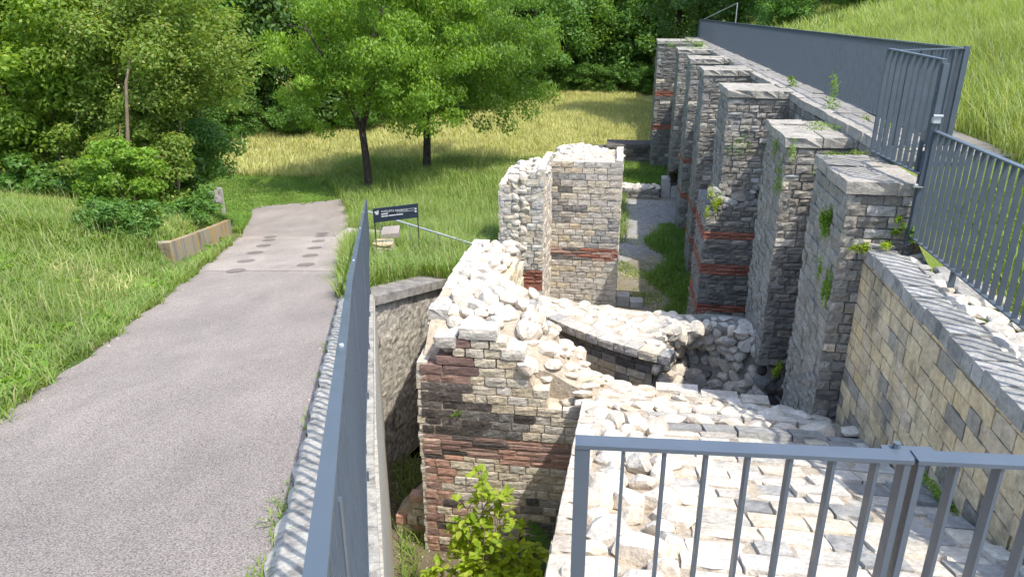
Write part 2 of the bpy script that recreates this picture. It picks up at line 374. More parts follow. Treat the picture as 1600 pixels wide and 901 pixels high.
# ------------------------------------------------------------------ terrain functions (heights relative to the eye)
def zlin(y): y = np.asarray(y, float); return -1.704 - .21 * y + .043 * np.maximum(3.6 - y, 0)
def zp(y): t = (zlin(y) + 6.35) / .5; return -6.35 + .5 * np.logaddexp(0, t)
_ly = [-4, 0, 4.3, 7, 10.35, 17.8, 21, 23.4, 26]; _lx = [-1.65, -2.45, -3.39, -3.98, -4.78, -6.62, -7.5, -8.3, -9.4]
_ry = [-4, 0, 2.43, 8.64, 11.66, 17, 20.5, 24.3, 27]; _rx = [.2, -.55, -1.01, -2.18, -2.87, -3.88, -4.6, -5.75, -7]
def xl(y): return np.interp(y, _ly, _lx)
def xr(y): return np.interp(y, _ry, _rx)
def fx(y): y = np.asarray(y, float); return -.840 - .188 * (y - 3.6) + .022 * np.maximum(3.6 - y, 0)
def G(x, y):
    x = np.asarray(x, float); y = np.asarray(y, float); z = zp(y)
    d = np.clip(xl(y) - x, 0, 30); m = 1 - sm((y - 15.5) / 6)
    bar = sm((y - 10.6) / 1.2)
    z = z + m * (bar * .36 * sm((d - .45) / .35) + .17 * np.clip(d - .4, 0, 9) - .012 * np.clip(d - .4, 0, 9) ** 2 * .5)
    u = (x - X0) * CA - y * SA; v = (x - X0) * SA + y * CA
    wdt = .3 + .35 * np.clip(v - 16.5, 0, 8)
    t = sm((u + 4.3 + .6 * (wdt - .3)) / (wdt + .01)); z = z * (1 - t) + np.minimum(z, np.where((v < 26) & (u < 1.5), -6.5, -6.4)) * t
    far = np.clip(y - 60, 0, 60); z = z + .22 * far
    z = z + .03 * np.sin(x * 1.7 + y * .6) * np.sin(y * 1.3) * sm((np.minimum(d, 9) + np.clip(x - xr(y), 0, 9)) / 1.5)
    z = np.where((x < xl(y)) | (x > xr(y)), z, z - .03)
    return z
def zw(v): return -1.40 - .008 * np.asarray(v, float)
def GH(u, v):
    u = np.asarray(u, float); v = np.asarray(v, float)
    t = sm((v - 6.6) / 1.6); base = -2.32 * (1 - t) + (zw(v) - .12) * t
    rise0 = np.clip(u - 1.3, 0, 1.5) * .5 * (1 - t)
    h = np.clip(u - 2.45, 0, 40); return base + rise0 + .34 * h - .0085 * np.clip(h, 0, 20) ** 2 + .05 * np.sin(u * 1.3 + v) * sm(h / 2)
def zm(v): return -1.87 - .329 * v

# ------------------------------------------------------------------ ground, path, hill
def grid(name, xs_f, ys, zf, mat, ncol):
    V = []; 
    for y in ys:
        a, b = xs_f(y); xs = a + (b - a) * np.linspace(0, 1, ncol); zz = zf(xs, np.full(ncol, y)); V.append(np.stack([xs, np.full(ncol, y), zz + H], 1))
    V = np.concatenate(V); n = len(ys); i = np.arange(ncol - 1); F = []
    for j in range(n - 1): a = j * ncol + i; F.append(np.stack([a, a + 1, a + ncol + 1, a + ncol], 1))
    return tag(link(name, nmesh(name, V, np.concatenate(F), mat, True)), kind='structure')
def pit_edge(y):
    if y < 9: return float(fx(y)) + .05
    if y < 10.75: return -1.86 + (y - 9) * .463 - .34
    q = L(-4.1, 0, 0); return X0 + -4.12 * CA + (y + -4.12 * SA) / CA * SA
ysb = np.concatenate([np.linspace(-4, 8.98, 60), np.linspace(9.0, 17.4, 60)])
grid('grass_bank', lambda y: (-45, pit_edge(y)), ysb, G, M['bank'], 260)
grid('meadow', lambda y: (-70, 45), np.concatenate([np.linspace(17.4, 32, 70), np.linspace(32.5, 120, 60)]), G, M['meadowsoil'], 240)
V = [L(-4.3, -4, -6.41), L(1.4, -4, -6.41), L(1.4, 26.2, -6.41), L(-4.3, 26.2, -6.41)]
tag(link('gravel_floor', pmesh('gravel_floor', V, [(0, 1, 2, 3)], M['floor'])), kind='structure')
V = []; us = np.concatenate([np.linspace(1.02, 4, 24), np.linspace(4.3, 60, 60)]); vs = np.linspace(-8, 75, 110)
UU, VV = np.meshgrid(us, vs); ZZ = GH(UU, VV)
XX = X0 + UU * CA + VV * SA; YY = -UU * SA + VV * CA; nu = len(us)
F = []; i = np.arange(nu - 1)
for j in range(len(vs) - 1): a = j * nu + i; F.append(np.stack([a, a + 1, a + nu + 1, a + nu], 1))
tag(link('hillside', nmesh('hillside', np.stack([XX.ravel(), YY.ravel(), ZZ.ravel() + H], 1), np.concatenate(F), M['hill'], True)), kind='structure')
V = [L(u_, v_, -6.404) for u_, v_ in [(-1.9, 10.5), (1.1, 10.5), (1.1, 19.6), (.2, 19.9), (-.4, 19.2), (-.8, 18.4), (-1.2, 18.8), (-1.9, 18.2)]]
tag(link('courtyard_soil', pmesh('courtyard_soil', V, [tuple(range(8))], M['courtsoil'])), kind='structure')
# path strip along the wall top
mb = MB()
for k in range(24):
    v = 8.2 + k * 1.2; mb.hexa([L(1.74, v, zw(v) - .3), L(2.36, v, zw(v) - .3), L(2.36, v + 1.2, zw(v + 1.2) - .3), L(1.74, v + 1.2, zw(v + 1.2) - .3),
                                L(1.74, v, zw(v) - .07), L(2.36, v, zw(v) - .07), L(2.36, v + 1.2, zw(v + 1.2) - .07), L(1.74, v + 1.2, zw(v + 1.2) - .07)])
tag(mb.build('gravel_path', M['floor']), kind='structure')

def strip(name, ys, lf, rf, mat, dz, parent=None, ncol=7, skew=0.):
    V = []
    for y in ys:
        for t in np.linspace(0, 1, ncol):
            x = lf(y) * (1 - t) + rf(y) * t; y2 = y + skew * (t - .5) * float(sm((y - 17) / 6)); V.append((x, y2, float(zp(y2)) + dz + H))
    F = []
    for j in range(len(ys) - 1):
        for i in range(ncol - 1): a = j * ncol + i; F.append((a, a + 1, a + ncol + 1, a + ncol))
    return link(name, pmesh(name, V, F, mat, True), parent)
wig = lambda y, s: .035 * math.sin(y * 2.3 + s) + .025 * math.sin(y * 5.1 + s * 2) + .015 * math.sin(y * 11 + s)
road = tag(strip('asphalt_path', np.linspace(-4, 23.4, 120), lambda y: float(xl(y)) + wig(y, 1) - .04, lambda y: float(xr(y)) + (.02 if y < 9 else wig(y, 3)), M['asphalt'], .0, None, 7, 1.5), kind='structure')
tag(strip('dirt_edge', np.linspace(1, 22, 150), lambda y: float(xl(y)) - .13 + 1.6 * wig(y, 5), lambda y: float(xl(y)) + .1, M['earth'], -.006, None, 3), kind='structure')
strip('concrete_section', np.linspace(11.25, 16.6, 24), lambda y: float(xl(y)) + .05, lambda y: float(xr(y)) - .06, M['concretepath'], .004, road)
def at_path(px, py):
    f = 1164.; p = R(21.2); x = (px - 800) / f; y = (py - 450.5) / f
    r = (x, math.cos(p) - y * math.sin(p), -math.sin(p) - y * math.cos(p)); lo, hi = 1., 40.
    for _ in range(50):
        m = (lo + hi) / 2
        if r[2] * m / r[1] < float(zp(m)): hi = m
        else: lo = m
    return r[0] * lo / r[1], lo
for k, (px, py) in enumerate([(369, 423), (385, 408), (399, 395), (412, 384), (420, 375.5), (423, 370.5), (478, 414), (485, 399.5), (492, 387.5), (498, 377), (502, 369), (504, 365)]):
    cx, cy = at_path(px, py); V = [(cx + .14 * math.cos(t), cy + .24 * math.sin(t), float(zp(cy + .24 * math.sin(t))) + .009 + H) for t in np.linspace(0, 2 * math.pi, 25)[:-1]]
    link('round_patch', pmesh('round_patch', V, [tuple(range(24))], M['patch']), road)
# kerb strip carrying the fence
V = []; F = []; ys = np.linspace(-3, 8.95, 130)
for j, y in enumerate(ys):
    z = float(zp(y)) + H; a = float(xr(y)) + .02 + .012 * math.sin(j * 1.7) + .01 * math.sin(j * .6); b = float(fx(y)) + .055
    for x, dz in ((a, -.1), (a, .035), (a + .05, .05), ((a + b) / 2, .055), (b, .055), (b, -.2)): V.append((x, y, z + dz + .006 * math.sin(j * 2.9 + x * 30)))
    if j:
        for i in range(5): q = (j - 1) * 6 + i; F.append((q, q + 1, q + 7, q + 6))
tag(link('concrete_kerb', pmesh('concrete_kerb', V, F, M['kerb'])), kind='structure')

# ------------------------------------------------------------------ retaining walls of the sunken passage
t = thing('concrete_retaining_wall', 'pale streaked concrete wall holding the path above the sunken passage', 'retaining wall', W(fx(4), 4, -6.4))
mb = MB()
for a, b in [(-3, -.5), (-.5, 2), (2, 4.5), (4.5, 7), (7, 9.0)]:
    xa, xb = float(fx(a)), float(fx(b)); za, zb = float(zp(a)), float(zp(b))
    mb.hexa([W(xa - .3, a, -6.45), W(xa + .085, a, -6.45), W(xb + .085, b, -6.45), W(xb - .3, b, -6.45), W(xa - .3, a, za - .04), W(xa + .065, a, za - .04), W(xb + .065, b, zb - .04), W(xb - .3, b, zb - .04)])
mb.build('wall_panel', M['palewall'], t)
t = thing('plastered_cross_wall', 'rough dark-stained plaster wall closing the sunken passage below the grass', 'retaining wall', W(-1.5, 9.8, -6.4))
P1, P2 = Vector((-1.86, 9.0, 0)), Vector((-1.05, 10.75, 0)); d = (P2 - P1); n = Vector((d.y, -d.x, 0)).normalized()
V = []; F = []; nx, nz = 70, 70
for j in range(nz + 1):
    for i in range(nx + 1):
        s_ = i / nx; zt = -3.72 * (1 - s_) + -4.12 * s_; z = -6.45 + (zt + 6.45) * j / nz; q = P1 + d * s_
        o = .02 * mnoise.noise(Vector((s_ * 9, z * 4, 1))) + .018 * mnoise.noise(Vector((s_ * 26, z * 13, 3)))
        q = q + n * o; V.append((q.x, q.y, z + H))
for j in range(nz):
    for i in range(nx): a = j * (nx + 1) + i; F.append((a, a + 1, a + nx + 2, a + nx + 1))
link('wall_face', pmesh('wall_face', V, F, M['plaster']), t)
mb = MB(); mb.hexa([W(*(P1 + n * .08).xy, -3.72), W(*(P2 + n * .08).xy, -4.12), W(*(P2 - n * .35).xy, -4.12), W(*(P1 - n * .35).xy, -3.72),
                    W(*(P1 + n * .07).xy, -3.60), W(*(P2 + n * .07).xy, -4.00), W(*(P2 - n * .35).xy, -3.99), W(*(P1 - n * .35).xy, -3.59)])
mb.build('coping', M['coping'], t)

# ------------------------------------------------------------------ RUIN 1: front wall with its rubble wing
rf = thing('ruined_brick_wall', 'broken banded brick and limestone wall with white rubble heaped on top, front of the ruin', 'ruin wall', L(-3, 7.5, -6.4))
P = Pieces(rf)
def zf_top(u):
    return float(np.interp(u, [-3.95, -3.58, -3.57, -2.98, -2.97, -2.72, -2.71, -2.5, -2.49, -2.1], [-3.80, -3.80, -3.46, -3.46, -3.70, -3.74, -3.95, -4.0, -4.2, -4.30]))
def pick_front(s, z, r):
    u = -3.93 + s
    if -5.02 < z + .045 * (u + 3.0) < -4.70: return ('brick', r.choice(['rosebrick', 'purple', 'rosebrick', 'purple', 'dark']) if u < -3.0 else r.choice(['rosebrick', 'rosebrick', 'purple']), 1.5, 1)
    if z > -4.02 and u < -3.52 + r.uniform(-.08, .08): return ('brick', 'purple', 1.6, 1)
    if z > -4.74 and u < -3.40 + r.uniform(-.22, .16): return ('stone_block', 'dark', 1.2, 1)
    if -4.78 < z < -4.38 and u < -2.75 + r.uniform(-.2, .2): return ('stone_block', r.choice(['darkgrey', 'dark', 'darkgrey', 'grey']), 1, 1)
    if z < -5.0 and u < -3.68 + r.uniform(-.08, .22): return ('brick', r.choice(['purple', 'rosebrick', 'rosebrick', 'dark']), .9, 1)
    if z < -5.5 and u > -2.8: return ('stone_block', r.choice(['grey', 'darkgrey', 'pale', 'pale']), 1, 1)  # bottom right stones greyed to stand in for the mass's cast shadow
    return ('stone_block', r.choice(['cream', 'cream', 'pale', 'cream']), 1, 1)
masonry(P, uvp(-3.93, 7.0), UD, -VD, 1.83, -6.4, lambda s: zf_top(-3.93 + s), .112, .215, pick_front, depth=.2, rough=.13, joint=.017, seed=3, jit=.05, dj=.6, thin=lambda z: -5.02 < z < -4.72)
def tA(u, v):
    left = sm((-2.72 - u) / .16) if v < 8.45 else sm((-3.05 - u) / .25)
    a = float(np.interp(v, [7.0, 7.2, 7.5, 8.1, 8.6, 10.3, 10.6], [-3.86, -3.74, -3.54, -3.38, -3.42, -3.48, -3.62]))
    front = zf_top(u) - .06; rise = float(np.interp(v, [7.0, 7.5, 8.6, 9.3], [0, .10, .05, -.2]))
    b = min(front, -3.62) + rise if u < -2.7 else front + rise
    z = left * a + (1 - left) * b
    if v < 7.15: z = min(z, front)
    return z + .05 * mnoise.noise(Vector((u * 4, v * 4, 2)))
hfield('rubble_core', np.linspace(-3.92, -2.12, 22), np.linspace(7.012, 8.75, 20), tA, -6.4, M['mortar'], rf)
hfield('wing_core', np.linspace(-3.93, -3.24, 9), np.linspace(8.75, 10.45, 20), tA, -6.4, M['mortar'], rf)
masonry(P, uvp(-3.97, 10.45), -VD, -UD, 3.45, -6.4, lambda s: -3.52 if s < 2.9 else -3.82, .115, .25, lambda s, z, r: ('stone_block', 'pale', 1, 1), depth=.12, rough=.2, seed=5)
masonry(P, uvp(-3.19, 8.35), VD, UD, 2.05, -5.0, lambda s: -3.52 if s < 1.5 else -3.7, .115, .26, lambda s, z, r: ('stone_block', r.choice(['yellow', 'yellow', 'cream']), 1, 1), depth=.14, rough=.15, seed=6)
r = random.Random(11)
v = 7.55
while v < 10.3:                                                          # flat coping row along the outer edge
    l = r.uniform(.16, .28); c = L(-3.84 + r.uniform(-.015, .03), v + l / 2, -3.46 + r.uniform(-.02, .02))
    P.add('coping_stone', block_mesh(r.choice(['white', 'whitegrey', 'pale']), r.randrange(9), .1), fmat(c, UD * .24, -UP * .13, VD * (l - .014)), l); v += l
for x, y in poisson(1.0, 3.3, .16, r):
    u, vv = -3.72 + x, 7.08 + y
    if vv > 8.7 and u > -3.28: continue
    if u < -3.55 and vv < 7.22: continue
    sz = r.uniform(.15, .23); rub(P, L(u, vv, tA(u, vv) + .03), sz * (1.15 if vv < 8.4 else 1), 'white' if r.random() < .78 else 'whitegrey', r, flat=.75)
for _ in range(46):                                                      # torn right flank of the mound
    vv = r.uniform(7.2, 8.45); q = r.random(); u = -2.86 + .17 * q; rub(P, L(u + .04, vv, tA(-2.95, vv) * (1 - q) + tA(-2.66, vv) * q), r.uniform(.14, .22), r.choice(['white', 'whitegrey', 'white', 'slate']), r, (UD + UP * .5).normalized(), .7)
for x, y in poisson(.85, 1.6, .155, r):
    u, vv = -2.95 + x, 7.14 + y
    if u < -2.68: continue
    sz = r.uniform(.11, .19); rub(P, L(u, vv, tA(u, vv) + .015), sz, 'white' if r.random() < .8 else 'cream', r, flat=.6)
for u0, z0, l, mk in [(-3.25, -3.40, .42, 'whitegrey'), (-3.62, -3.52, .24, 'whitegrey'), (-2.86, -3.62, .26, 'white')]:   # dressed blocks crowning the face
    P.add('stone_block', block_mesh(mk, 3, .2), fmat(L(u0, 7.1, z0), UD * l, VD * .24, UP * .125), l)
P.finish()
# dark stub wall in the passage
st = thing('stub_wall', 'small shaded brown brick stub wall in the sunken passage left of the banded wall', 'wall', L(-4.1, 7.3, -6.4))
P = Pieces(st)
masonry(P, uvp(-4.42, 7.28), UD, -VD, .55, -6.4, lambda s: -6.2 + s * 1.15, .115, .2, lambda s, z, r: ('stone_block', r.choice(['cream', 'rosebrick', 'cream', 'pale']), 1, 1), depth=.14, rough=.2, seed=8)
P.finish()
mb = MB(); mb.hexa([L(-4.42, 7.33, -6.4), L(-3.9, 7.33, -6.4), L(-3.9, 7.62, -6.4), L(-4.42, 7.62, -6.4), L(-4.42, 7.33, -6.16), L(-3.9, 7.33, -5.6), L(-3.9, 7.62, -5.6), L(-4.42, 7.62, -6.16)])
mb.build('mortar_core', M['mortar'], st)

# ------------------------------------------------------------------ RUIN 2: sloping vault mass in front
vm = thing('sloping_vault_ruin', 'pale sloping mass of rubble and flat limestone paving below the near railing', 'ruin', L(-.7, 5, -6.4))
P = Pieces(vm); r = random.Random(21)
def vb(u): return float(np.interp(u, [-3.0, -2.9, -1.1, -.1, .35, .62], [8.95, 8.95, 8.15, 7.75, 7.5, 7.12]))
def zv(u, v):
    z = zm(v); k = sm((-1.7 - u) / 1.1) * sm((v - 6.9) / .5)
    z += .62 * k * (1 - .5 * sm((v - 8.1) / .8)); z += .045 * mnoise.noise(Vector((u * 3, v * 3, 5)))
    return z
us = np.linspace(-2.08, .58, 30); vs = np.linspace(.6, 1, 5)
V = []; F = []; nv = 44
for j in range(nv):
    for u in us: v = .6 + (vb(u) - .6) * j / (nv - 1); V.append(L(u, v, zv(u, v)))
for j in range(nv - 1):
    for i in range(29): a = j * 30 + i; F.append((a, a + 1, a + 31, a + 30))
ring = [i for i in range(30)] + [j * 30 + 29 for j in range(1, nv)] + [(nv - 1) * 30 + i for i in range(28, -1, -1)] + [j * 30 for j in range(nv - 2, 0, -1)]
b = len(V); m = len(ring)
for i in ring: V.append(Vector((V[i].x, V[i].y, 0)))
for k in range(m): F.append((ring[(k + 1) % m], ring[k], b + k, b + (k + 1) % m))
link('mortar_bed', pmesh('mortar_bed', V, F, M['mortar']), vm)
V = []; F = []
us2 = np.linspace(-3.2, -2.08, 12)
for j in range(14):
    for u in us2: v = 7.2 + (vb(u) - 7.2) * j / 13; V.append(L(u, v, zv(u, v)))
for j in range(13):
    for i in range(11): a = j * 12 + i; F.append((a, a + 1, a + 13, a + 12))
ring = [i for i in range(12)] + [j * 12 + 11 for j in range(1, 14)] + [13 * 12 + i for i in range(10, -1, -1)] + [j * 12 for j in range(12, 0, -1)]
b = len(V); m = len(ring)
for i in ring: V.append(Vector((V[i].x, V[i].y, 0)))
for k in range(m): F.append((ring[(k + 1) % m], ring[k], b + k, b + (k + 1) % m))
link('mortar_bed', pmesh('mortar_bed', V, F, M['mortar']), vm)
SN = (UP + VD * .329).normalized(); ST = (VD - UP * .329).normalized()
v = 1.6
while v < 5.95:                                                          # flat paving courses
    hh = r.uniform(.17, .27); u = -1.33 + r.uniform(-.06, .06)
    while u < .5:
        l = r.uniform(.2, .42); l = min(l, .57 - u)
        if l > .07:
            c = L(u + l / 2, v + hh / 2, zv(u + l / 2, v + hh / 2) + r.uniform(-.045, -.022))
            k = r.random(); k += .15 * (u > -.5); mk = 'white' if k < .22 else ('pale' if k < .45 else ('whitegrey' if k < .80 else 'slate'))
            P.add('paving_stone', block_mesh(mk, r.randrange(9), .3), fmat(c, UD * (l - .016), -SN * .10, ST * (hh - .016)), l)
        u += l
    v += hh
for v0, mk, hh in [(5.98, 'slate', .30), (6.60, 'whitegrey', .22)]:
    u = -1.4
    while u < .45:
        l = r.uniform(.3, .55); c = L(u + l / 2, v0 + hh / 2, zv(u + l / 2, v0 + hh / 2) + .0)
        P.add('paving_stone', block_mesh(mk if r.random() < .75 else 'whitegrey', r.randrange(9), .3), fmat(c, UD * (min(l, .58 - u) - .02), -SN * .09, ST * (hh - .02)), l); u += l
u = -1.35
while u < .5:                                                            # bright row of boulders across the slope
    l = r.uniform(.22, .36); rub(P, L(u + l / 2, 6.44 + r.uniform(-.03, .03), zm(6.44) + .04), l * .9, 'white', r, SN, .4, el=1.2); u += l
u = -2.0
while u < .5:                                                            # back row
    l = r.uniform(.16, .3); vv = min(6.98, vb(u) - .1) + r.uniform(-.03, .03); rub(P, L(u + l / 2, vv, zv(u, vv) + .02), l, 'white' if u < -.5 else 'whitegrey', r, SN, .5); u += l
for x, y in poisson(.56, 4.9, .19, r):
    u, vv = -1.9 + x, 1.6 + y; rub(P, L(u, vv, zm(vv) + .04), r.uniform(.15, .26), 'white' if r.random() < .75 else 'whitegrey', r, SN, .75)
v = 1.6
while v < 6.9:                                                           # pale dressed edge column
    l = r.uniform(.2, .36); c = L(-2.0, v + l / 2, zm(v + l / 2) + .0); P.add('paving_stone', block_mesh('white', r.randrange(9), .15), fmat(c, UD * .17, -SN * .12, ST * (l - .014)), l); v += l
for x, y in poisson(3.7, 2.2, .15, r):
    u, vv = -3.1 + x, 6.85 + y
    if vv > vb(u) - .06 or (u < -2.1 and vv < 7.28) or u > .5: continue
    mk = 'white' if r.random() < (.85 if u < -.6 else .45) else ('cream' if u < -.6 else 'whitegrey')
    rub(P, L(u, vv, zv(u, vv) - .0), r.uniform(.13, .26), mk, r, SN, .36 if u > -2.4 else .55)
masonry(P, uvp(-2.1, 7.0), -VD, -UD, 5.6, -6.4, lambda s: zm(7.0 - s) - .06, .12, .24, lambda s, z, r: ('stone_block', 'cream', 1, 1), depth=.12, rough=.2, seed=9)
# flat slab stones lying on the far edge
for uu, l in [(-.98, .5), (-.5, .42), (-.12, .3)]:
    P.add('paving_stone', block_mesh('pale', 2, .15), fmat(L(uu, vb(uu) - .12, zv(uu, vb(uu) - .12) + .04), UD * l, VD * .2, UP * .09), l)
P.finish()

# ------------------------------------------------------------------ RUIN 3: curved wall with torn rubble end
cw = thing('curved_wall', 'thin curved stone wall with torn rubble end between the ruin and the grey buttresses', 'ruin wall', L(-1, 10, -6.4))
P = Pieces(cw); r = random.Random(31)
def circ(a, b, c):
    ax, ay = a; bx, by = b; cx, cy = c; d = 2 * (ax * (by - cy) + bx * (cy - ay) + cx * (ay - by))
    ux = ((ax**2 + ay**2) * (by - cy) + (bx**2 + by**2) * (cy - ay) + (cx**2 + cy**2) * (ay - by)) / d
    uy = ((ax**2 + ay**2) * (cx - bx) + (bx**2 + by**2) * (ax - cx) + (cx**2 + cy**2) * (bx - ax)) / d
    return ux, uy, math.hypot(ax - ux, ay - uy)
cu, cv, cR = circ((-3.05, 10.45), (-2.05, 9.53), (-1.15, 9.03))
def arc(u): return cv - math.sqrt(max(cR**2 - (u - cu)**2, 0.01))
ZC = -4.45
def back(u): return float(np.interp(u, [-3.3, -2.4, -1.4, -.4, .5], [11.1, 10.72, 10.50, 10.45, 10.42]))
def frontv(u): return arc(u) if u < -1.15 else float(np.interp(u, [-1.15, -1.0, -.4, .2, .6], [arc(-1.15), 9.75, 10.02, 9.95, 9.7]))
V = []; F = []; ul = np.linspace(-3.3, .62, 50); nj = 9
for u in ul:
    a, b2 = frontv(u) + (.03 if u < -1.15 else .4), max(back(u), frontv(u) + .5)
    for j in range(nj): v = a + (b2 - a) * j / (nj - 1); V.append(L(u, v, ZC - .03 + .02 * mnoise.noise(Vector((u * 5, v * 5, 0)))))
    V += [L(u, b2, -6.4), L(u, a, -6.4)]
q = nj + 2
for i in range(len(ul) - 1):
    for j in range(q): a = i * q + j; b_ = i * q + (j + 1) % q; F.append((a, a + q, b_ + q, b_) if 1 else 0)
link('mortar_core', pmesh('mortar_core', V, F, M['mortar']), cw)
u = -3.2                                                                 # dressed face blocks along the arc
an0 = math.atan2(arc(-3.2) - cv, -3.2 - cu); an1 = math.atan2(arc(-1.12) - cv, -1.12 - cu); arcl = abs(an1 - an0) * cR
z = ZC - .005; i = 0
while z > -6.1:
    hh = .135 if i == 0 else r.uniform(.1, .125); s = r.uniform(-.15, 0); lim = arcl - i * .055 - r.uniform(0, .06)
    while s < lim:
        l = r.uniform(.16, .3); an = an0 + (s + l / 2) / cR * (1 if an1 > an0 else -1)
        nu_, nv_ = math.cos(an), math.sin(an); nn = UD * nu_ + VD * nv_; ax = UP.cross(nn) * 1.0; ax = nn.cross(UP) * -1
        c = L(cu + cR * nu_, cv + cR * nv_, z - hh / 2) - nn * (.07 - (.03 if i == 0 else 0))
        mk = r.choice(['whitegrey', 'pale', 'slate']) if i == 0 else (r.choice(['darkgrey', 'dark', 'darkgrey', 'grey']) if i < 3 else r.choice(['tan', 'cream', 'grey', 'tan']))
        P.add('stone_block', block_mesh(mk, r.randrange(9), .15), fmat(c, ax * (l - .012), -nn * (.14 if i else .24), UP * (hh - .012)), l); s += l
    z -= hh; i += 1
for x, y in poisson(3.9, 2.4, .138, r):
    u, v = -3.3 + x, 8.9 + y
    if v < frontv(u) + (.26 if u < -1.15 else .02) or v > max(back(u), frontv(u) + .3) - .03: continue
    mk = 'white' if r.random() < .7 else ('whitegrey' if r.random() < .7 else 'pale')
    rub(P, L(u, v, ZC - .035), r.uniform(.15, .25), mk, r, UP, .3)
for _ in range(40):                                                      # crumbled end of the dressed face
    k = r.random(); z = ZC - .05 - 1.3 * k; u = -1.2 + r.uniform(-.05, .22) - .1 * k; rub(P, L(u, arc(-1.15) + r.uniform(.0, .75) * (1 - .3 * k), z), r.uniform(.13, .22), r.choice(['white', 'whitegrey', 'white', 'pale']), r, (-VD + UP * .4 + UD * .6).normalized(), .7)
# torn rubble face
def fv(u, z):
    k = (ZC - z)
    v = frontv(max(u, -1.14)) if u < -1.0 else float(np.interp(u, [-1.0, -.4, .2, .55, 1.0], [9.75, 10.02, 9.95, 9.55, 9.35]))
    hollow = .45 * math.exp(-((u + .55) / .5) ** 2 - ((k - .6) / .35) ** 2)
    return v - .10 * k + hollow - .35 * max(k - 1.0, 0) + .05 * mnoise.noise(Vector((u * 3, z * 3, 9)))
V = []; F = []; n1, n2 = 46, 31
for j in range(n2):
    for i in range(n1): u = -1.2 + 2.25 * i / (n1 - 1); z = ZC - .02 - 1.85 * max(j - 1, 0) / (n2 - 2); V.append(L(u, fv(u, z) + (.5 if j == 0 else 0), z))
for j in range(n2 - 1):
    for i in range(n1 - 1): a = j * n1 + i; F.append((a, a + n1, a + n1 + 1, a + 1))
link('rubble_bed', pmesh('rubble_bed', V, F, M['mortargrey'], True), cw)
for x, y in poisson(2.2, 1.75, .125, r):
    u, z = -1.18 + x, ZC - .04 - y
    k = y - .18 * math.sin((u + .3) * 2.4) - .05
    lim_ = .62 + .35 * sm((u + .7) / .9) + (.45 if u < -.75 else 0)  # whiter stones above paint the sunlit half, darker ones below dirt and shade
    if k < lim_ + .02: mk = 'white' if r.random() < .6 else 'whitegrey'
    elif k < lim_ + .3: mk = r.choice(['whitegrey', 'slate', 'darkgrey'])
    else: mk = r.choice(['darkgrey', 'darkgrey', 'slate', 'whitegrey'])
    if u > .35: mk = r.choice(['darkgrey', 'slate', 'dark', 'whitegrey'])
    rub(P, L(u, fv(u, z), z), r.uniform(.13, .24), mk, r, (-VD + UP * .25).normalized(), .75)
P.finish()

# ------------------------------------------------------------------ RUIN 4: freestanding pier
pr_ = thing('freestanding_pier', 'tall pale stone pier with a red brick band and rubble top, standing alone', 'ruin pier', L(-2.8, 15.2, -6.4))
P = Pieces(pr_); r = random.Random(41)
def ztp(u): return float(np.interp(u, [-3.22, -3.0, -2.3, -2.0, -1.74], [-3.17, -3.16, -3.16, -3.19, -3.20]))
def pick_p(s, z, r):
    u = -3.22 + s
    if -5.34 < z < -5.03: return ('brick', r.choice(['brick', 'rosebrick']) if u > -2.55 or (u < -2.95 and z > -5.15) else r.choice(['darkgrey', 'purple', 'rosebrick']), 1.3, 1)
    st_ = math.exp(-((u + 3.05) / .25) ** 2) * (z > -4.6) * (z < -3.4) + math.exp(-((u + 2.0) / .3) ** 2 - ((z + 4.6) / .4) ** 2)  # upper left greyed for stain and painted shadow; right patch only greyer
    if r.random() < st_ * .7: return ('stone_block', r.choice(['grey', 'slate', 'slate', 'pale']), 1, 1)
    if z > -3.75: return ('stone_block', r.choice(['cream', 'pale', 'cream']), 1, 1)
    return ('stone_block', r.choice(['pale', 'pale', 'cream', 'whitegrey']), 1, 1)
masonry(P, uvp(-3.22, 15.25), UD, -VD, 1.48, -6.4, lambda s: ztp(-3.22 + s), .134, .27, pick_p, depth=.16, rough=.2, seed=42, jit=.06, dj=.6, thin=lambda z: -5.34 < z < -5.03)
masonry(P, uvp(-3.2, 13.5), VD, UD, 1.75, -6.4, lambda s: -3.0, .13, .26, lambda s, z, r: ('stone_block', 'pale', 1, 1), depth=.14, rough=.25, seed=43)
masonry(P, uvp(-1.74, 15.25), VD, UD, 1.6, -6.4, -3.12, .134, .27, lambda s, z, r: ('stone_block', 'pale', 1, 1), depth=.14, rough=.2, seed=44)
def ztl(u): return float(np.interp(u, [-4.05, -3.95, -3.9, -3.6, -3.45, -3.2], [-3.52, -3.36, -3.2, -3.12, -3.08, -3.06]))
def pick_l(s, z, r):
    u = -4.05 + s
    if -5.36 < z < -5.02 and u > -3.62: return ('brick', 'brick', 1.4, 1)
    if -3.80 < u < -3.52 and z > -5.0 and r.random() < .7: return ('stone_block', None, .7, 1)
    return ('stone_block', r.choice(['pale', 'whitegrey', 'cream', 'pale']), .85, 1)
masonry(P, uvp(-4.05, 13.5), UD, -VD, .85, -6.4, lambda s: ztl(-4.05 + s), .14, .21, pick_l, depth=.18, rough=.24, seed=45, jit=.06, thin=lambda z: -5.36 < z < -5.02)
masonry(P, uvp(-4.07, 15.2), -VD, -UD, 1.7, -6.4, -3.2, .14, .24, lambda s, z, r: ('stone_block', 'pale', 1, 1), depth=.14, rough=.3, seed=46)
hfield('mortar_core', np.linspace(-4.03, -3.23, 9), np.linspace(13.53, 15.3, 10), lambda u, v: ztl(u) - .05, -6.4, M['mortar'], pr_)
def ptop(u, v): return ztp(u) - .03 + .10 * math.exp(-((u + 2.75) / .5) ** 2) * sm((v - 15.2) / .8) + .03 * mnoise.noise(Vector((u * 5, v * 5, 1)))
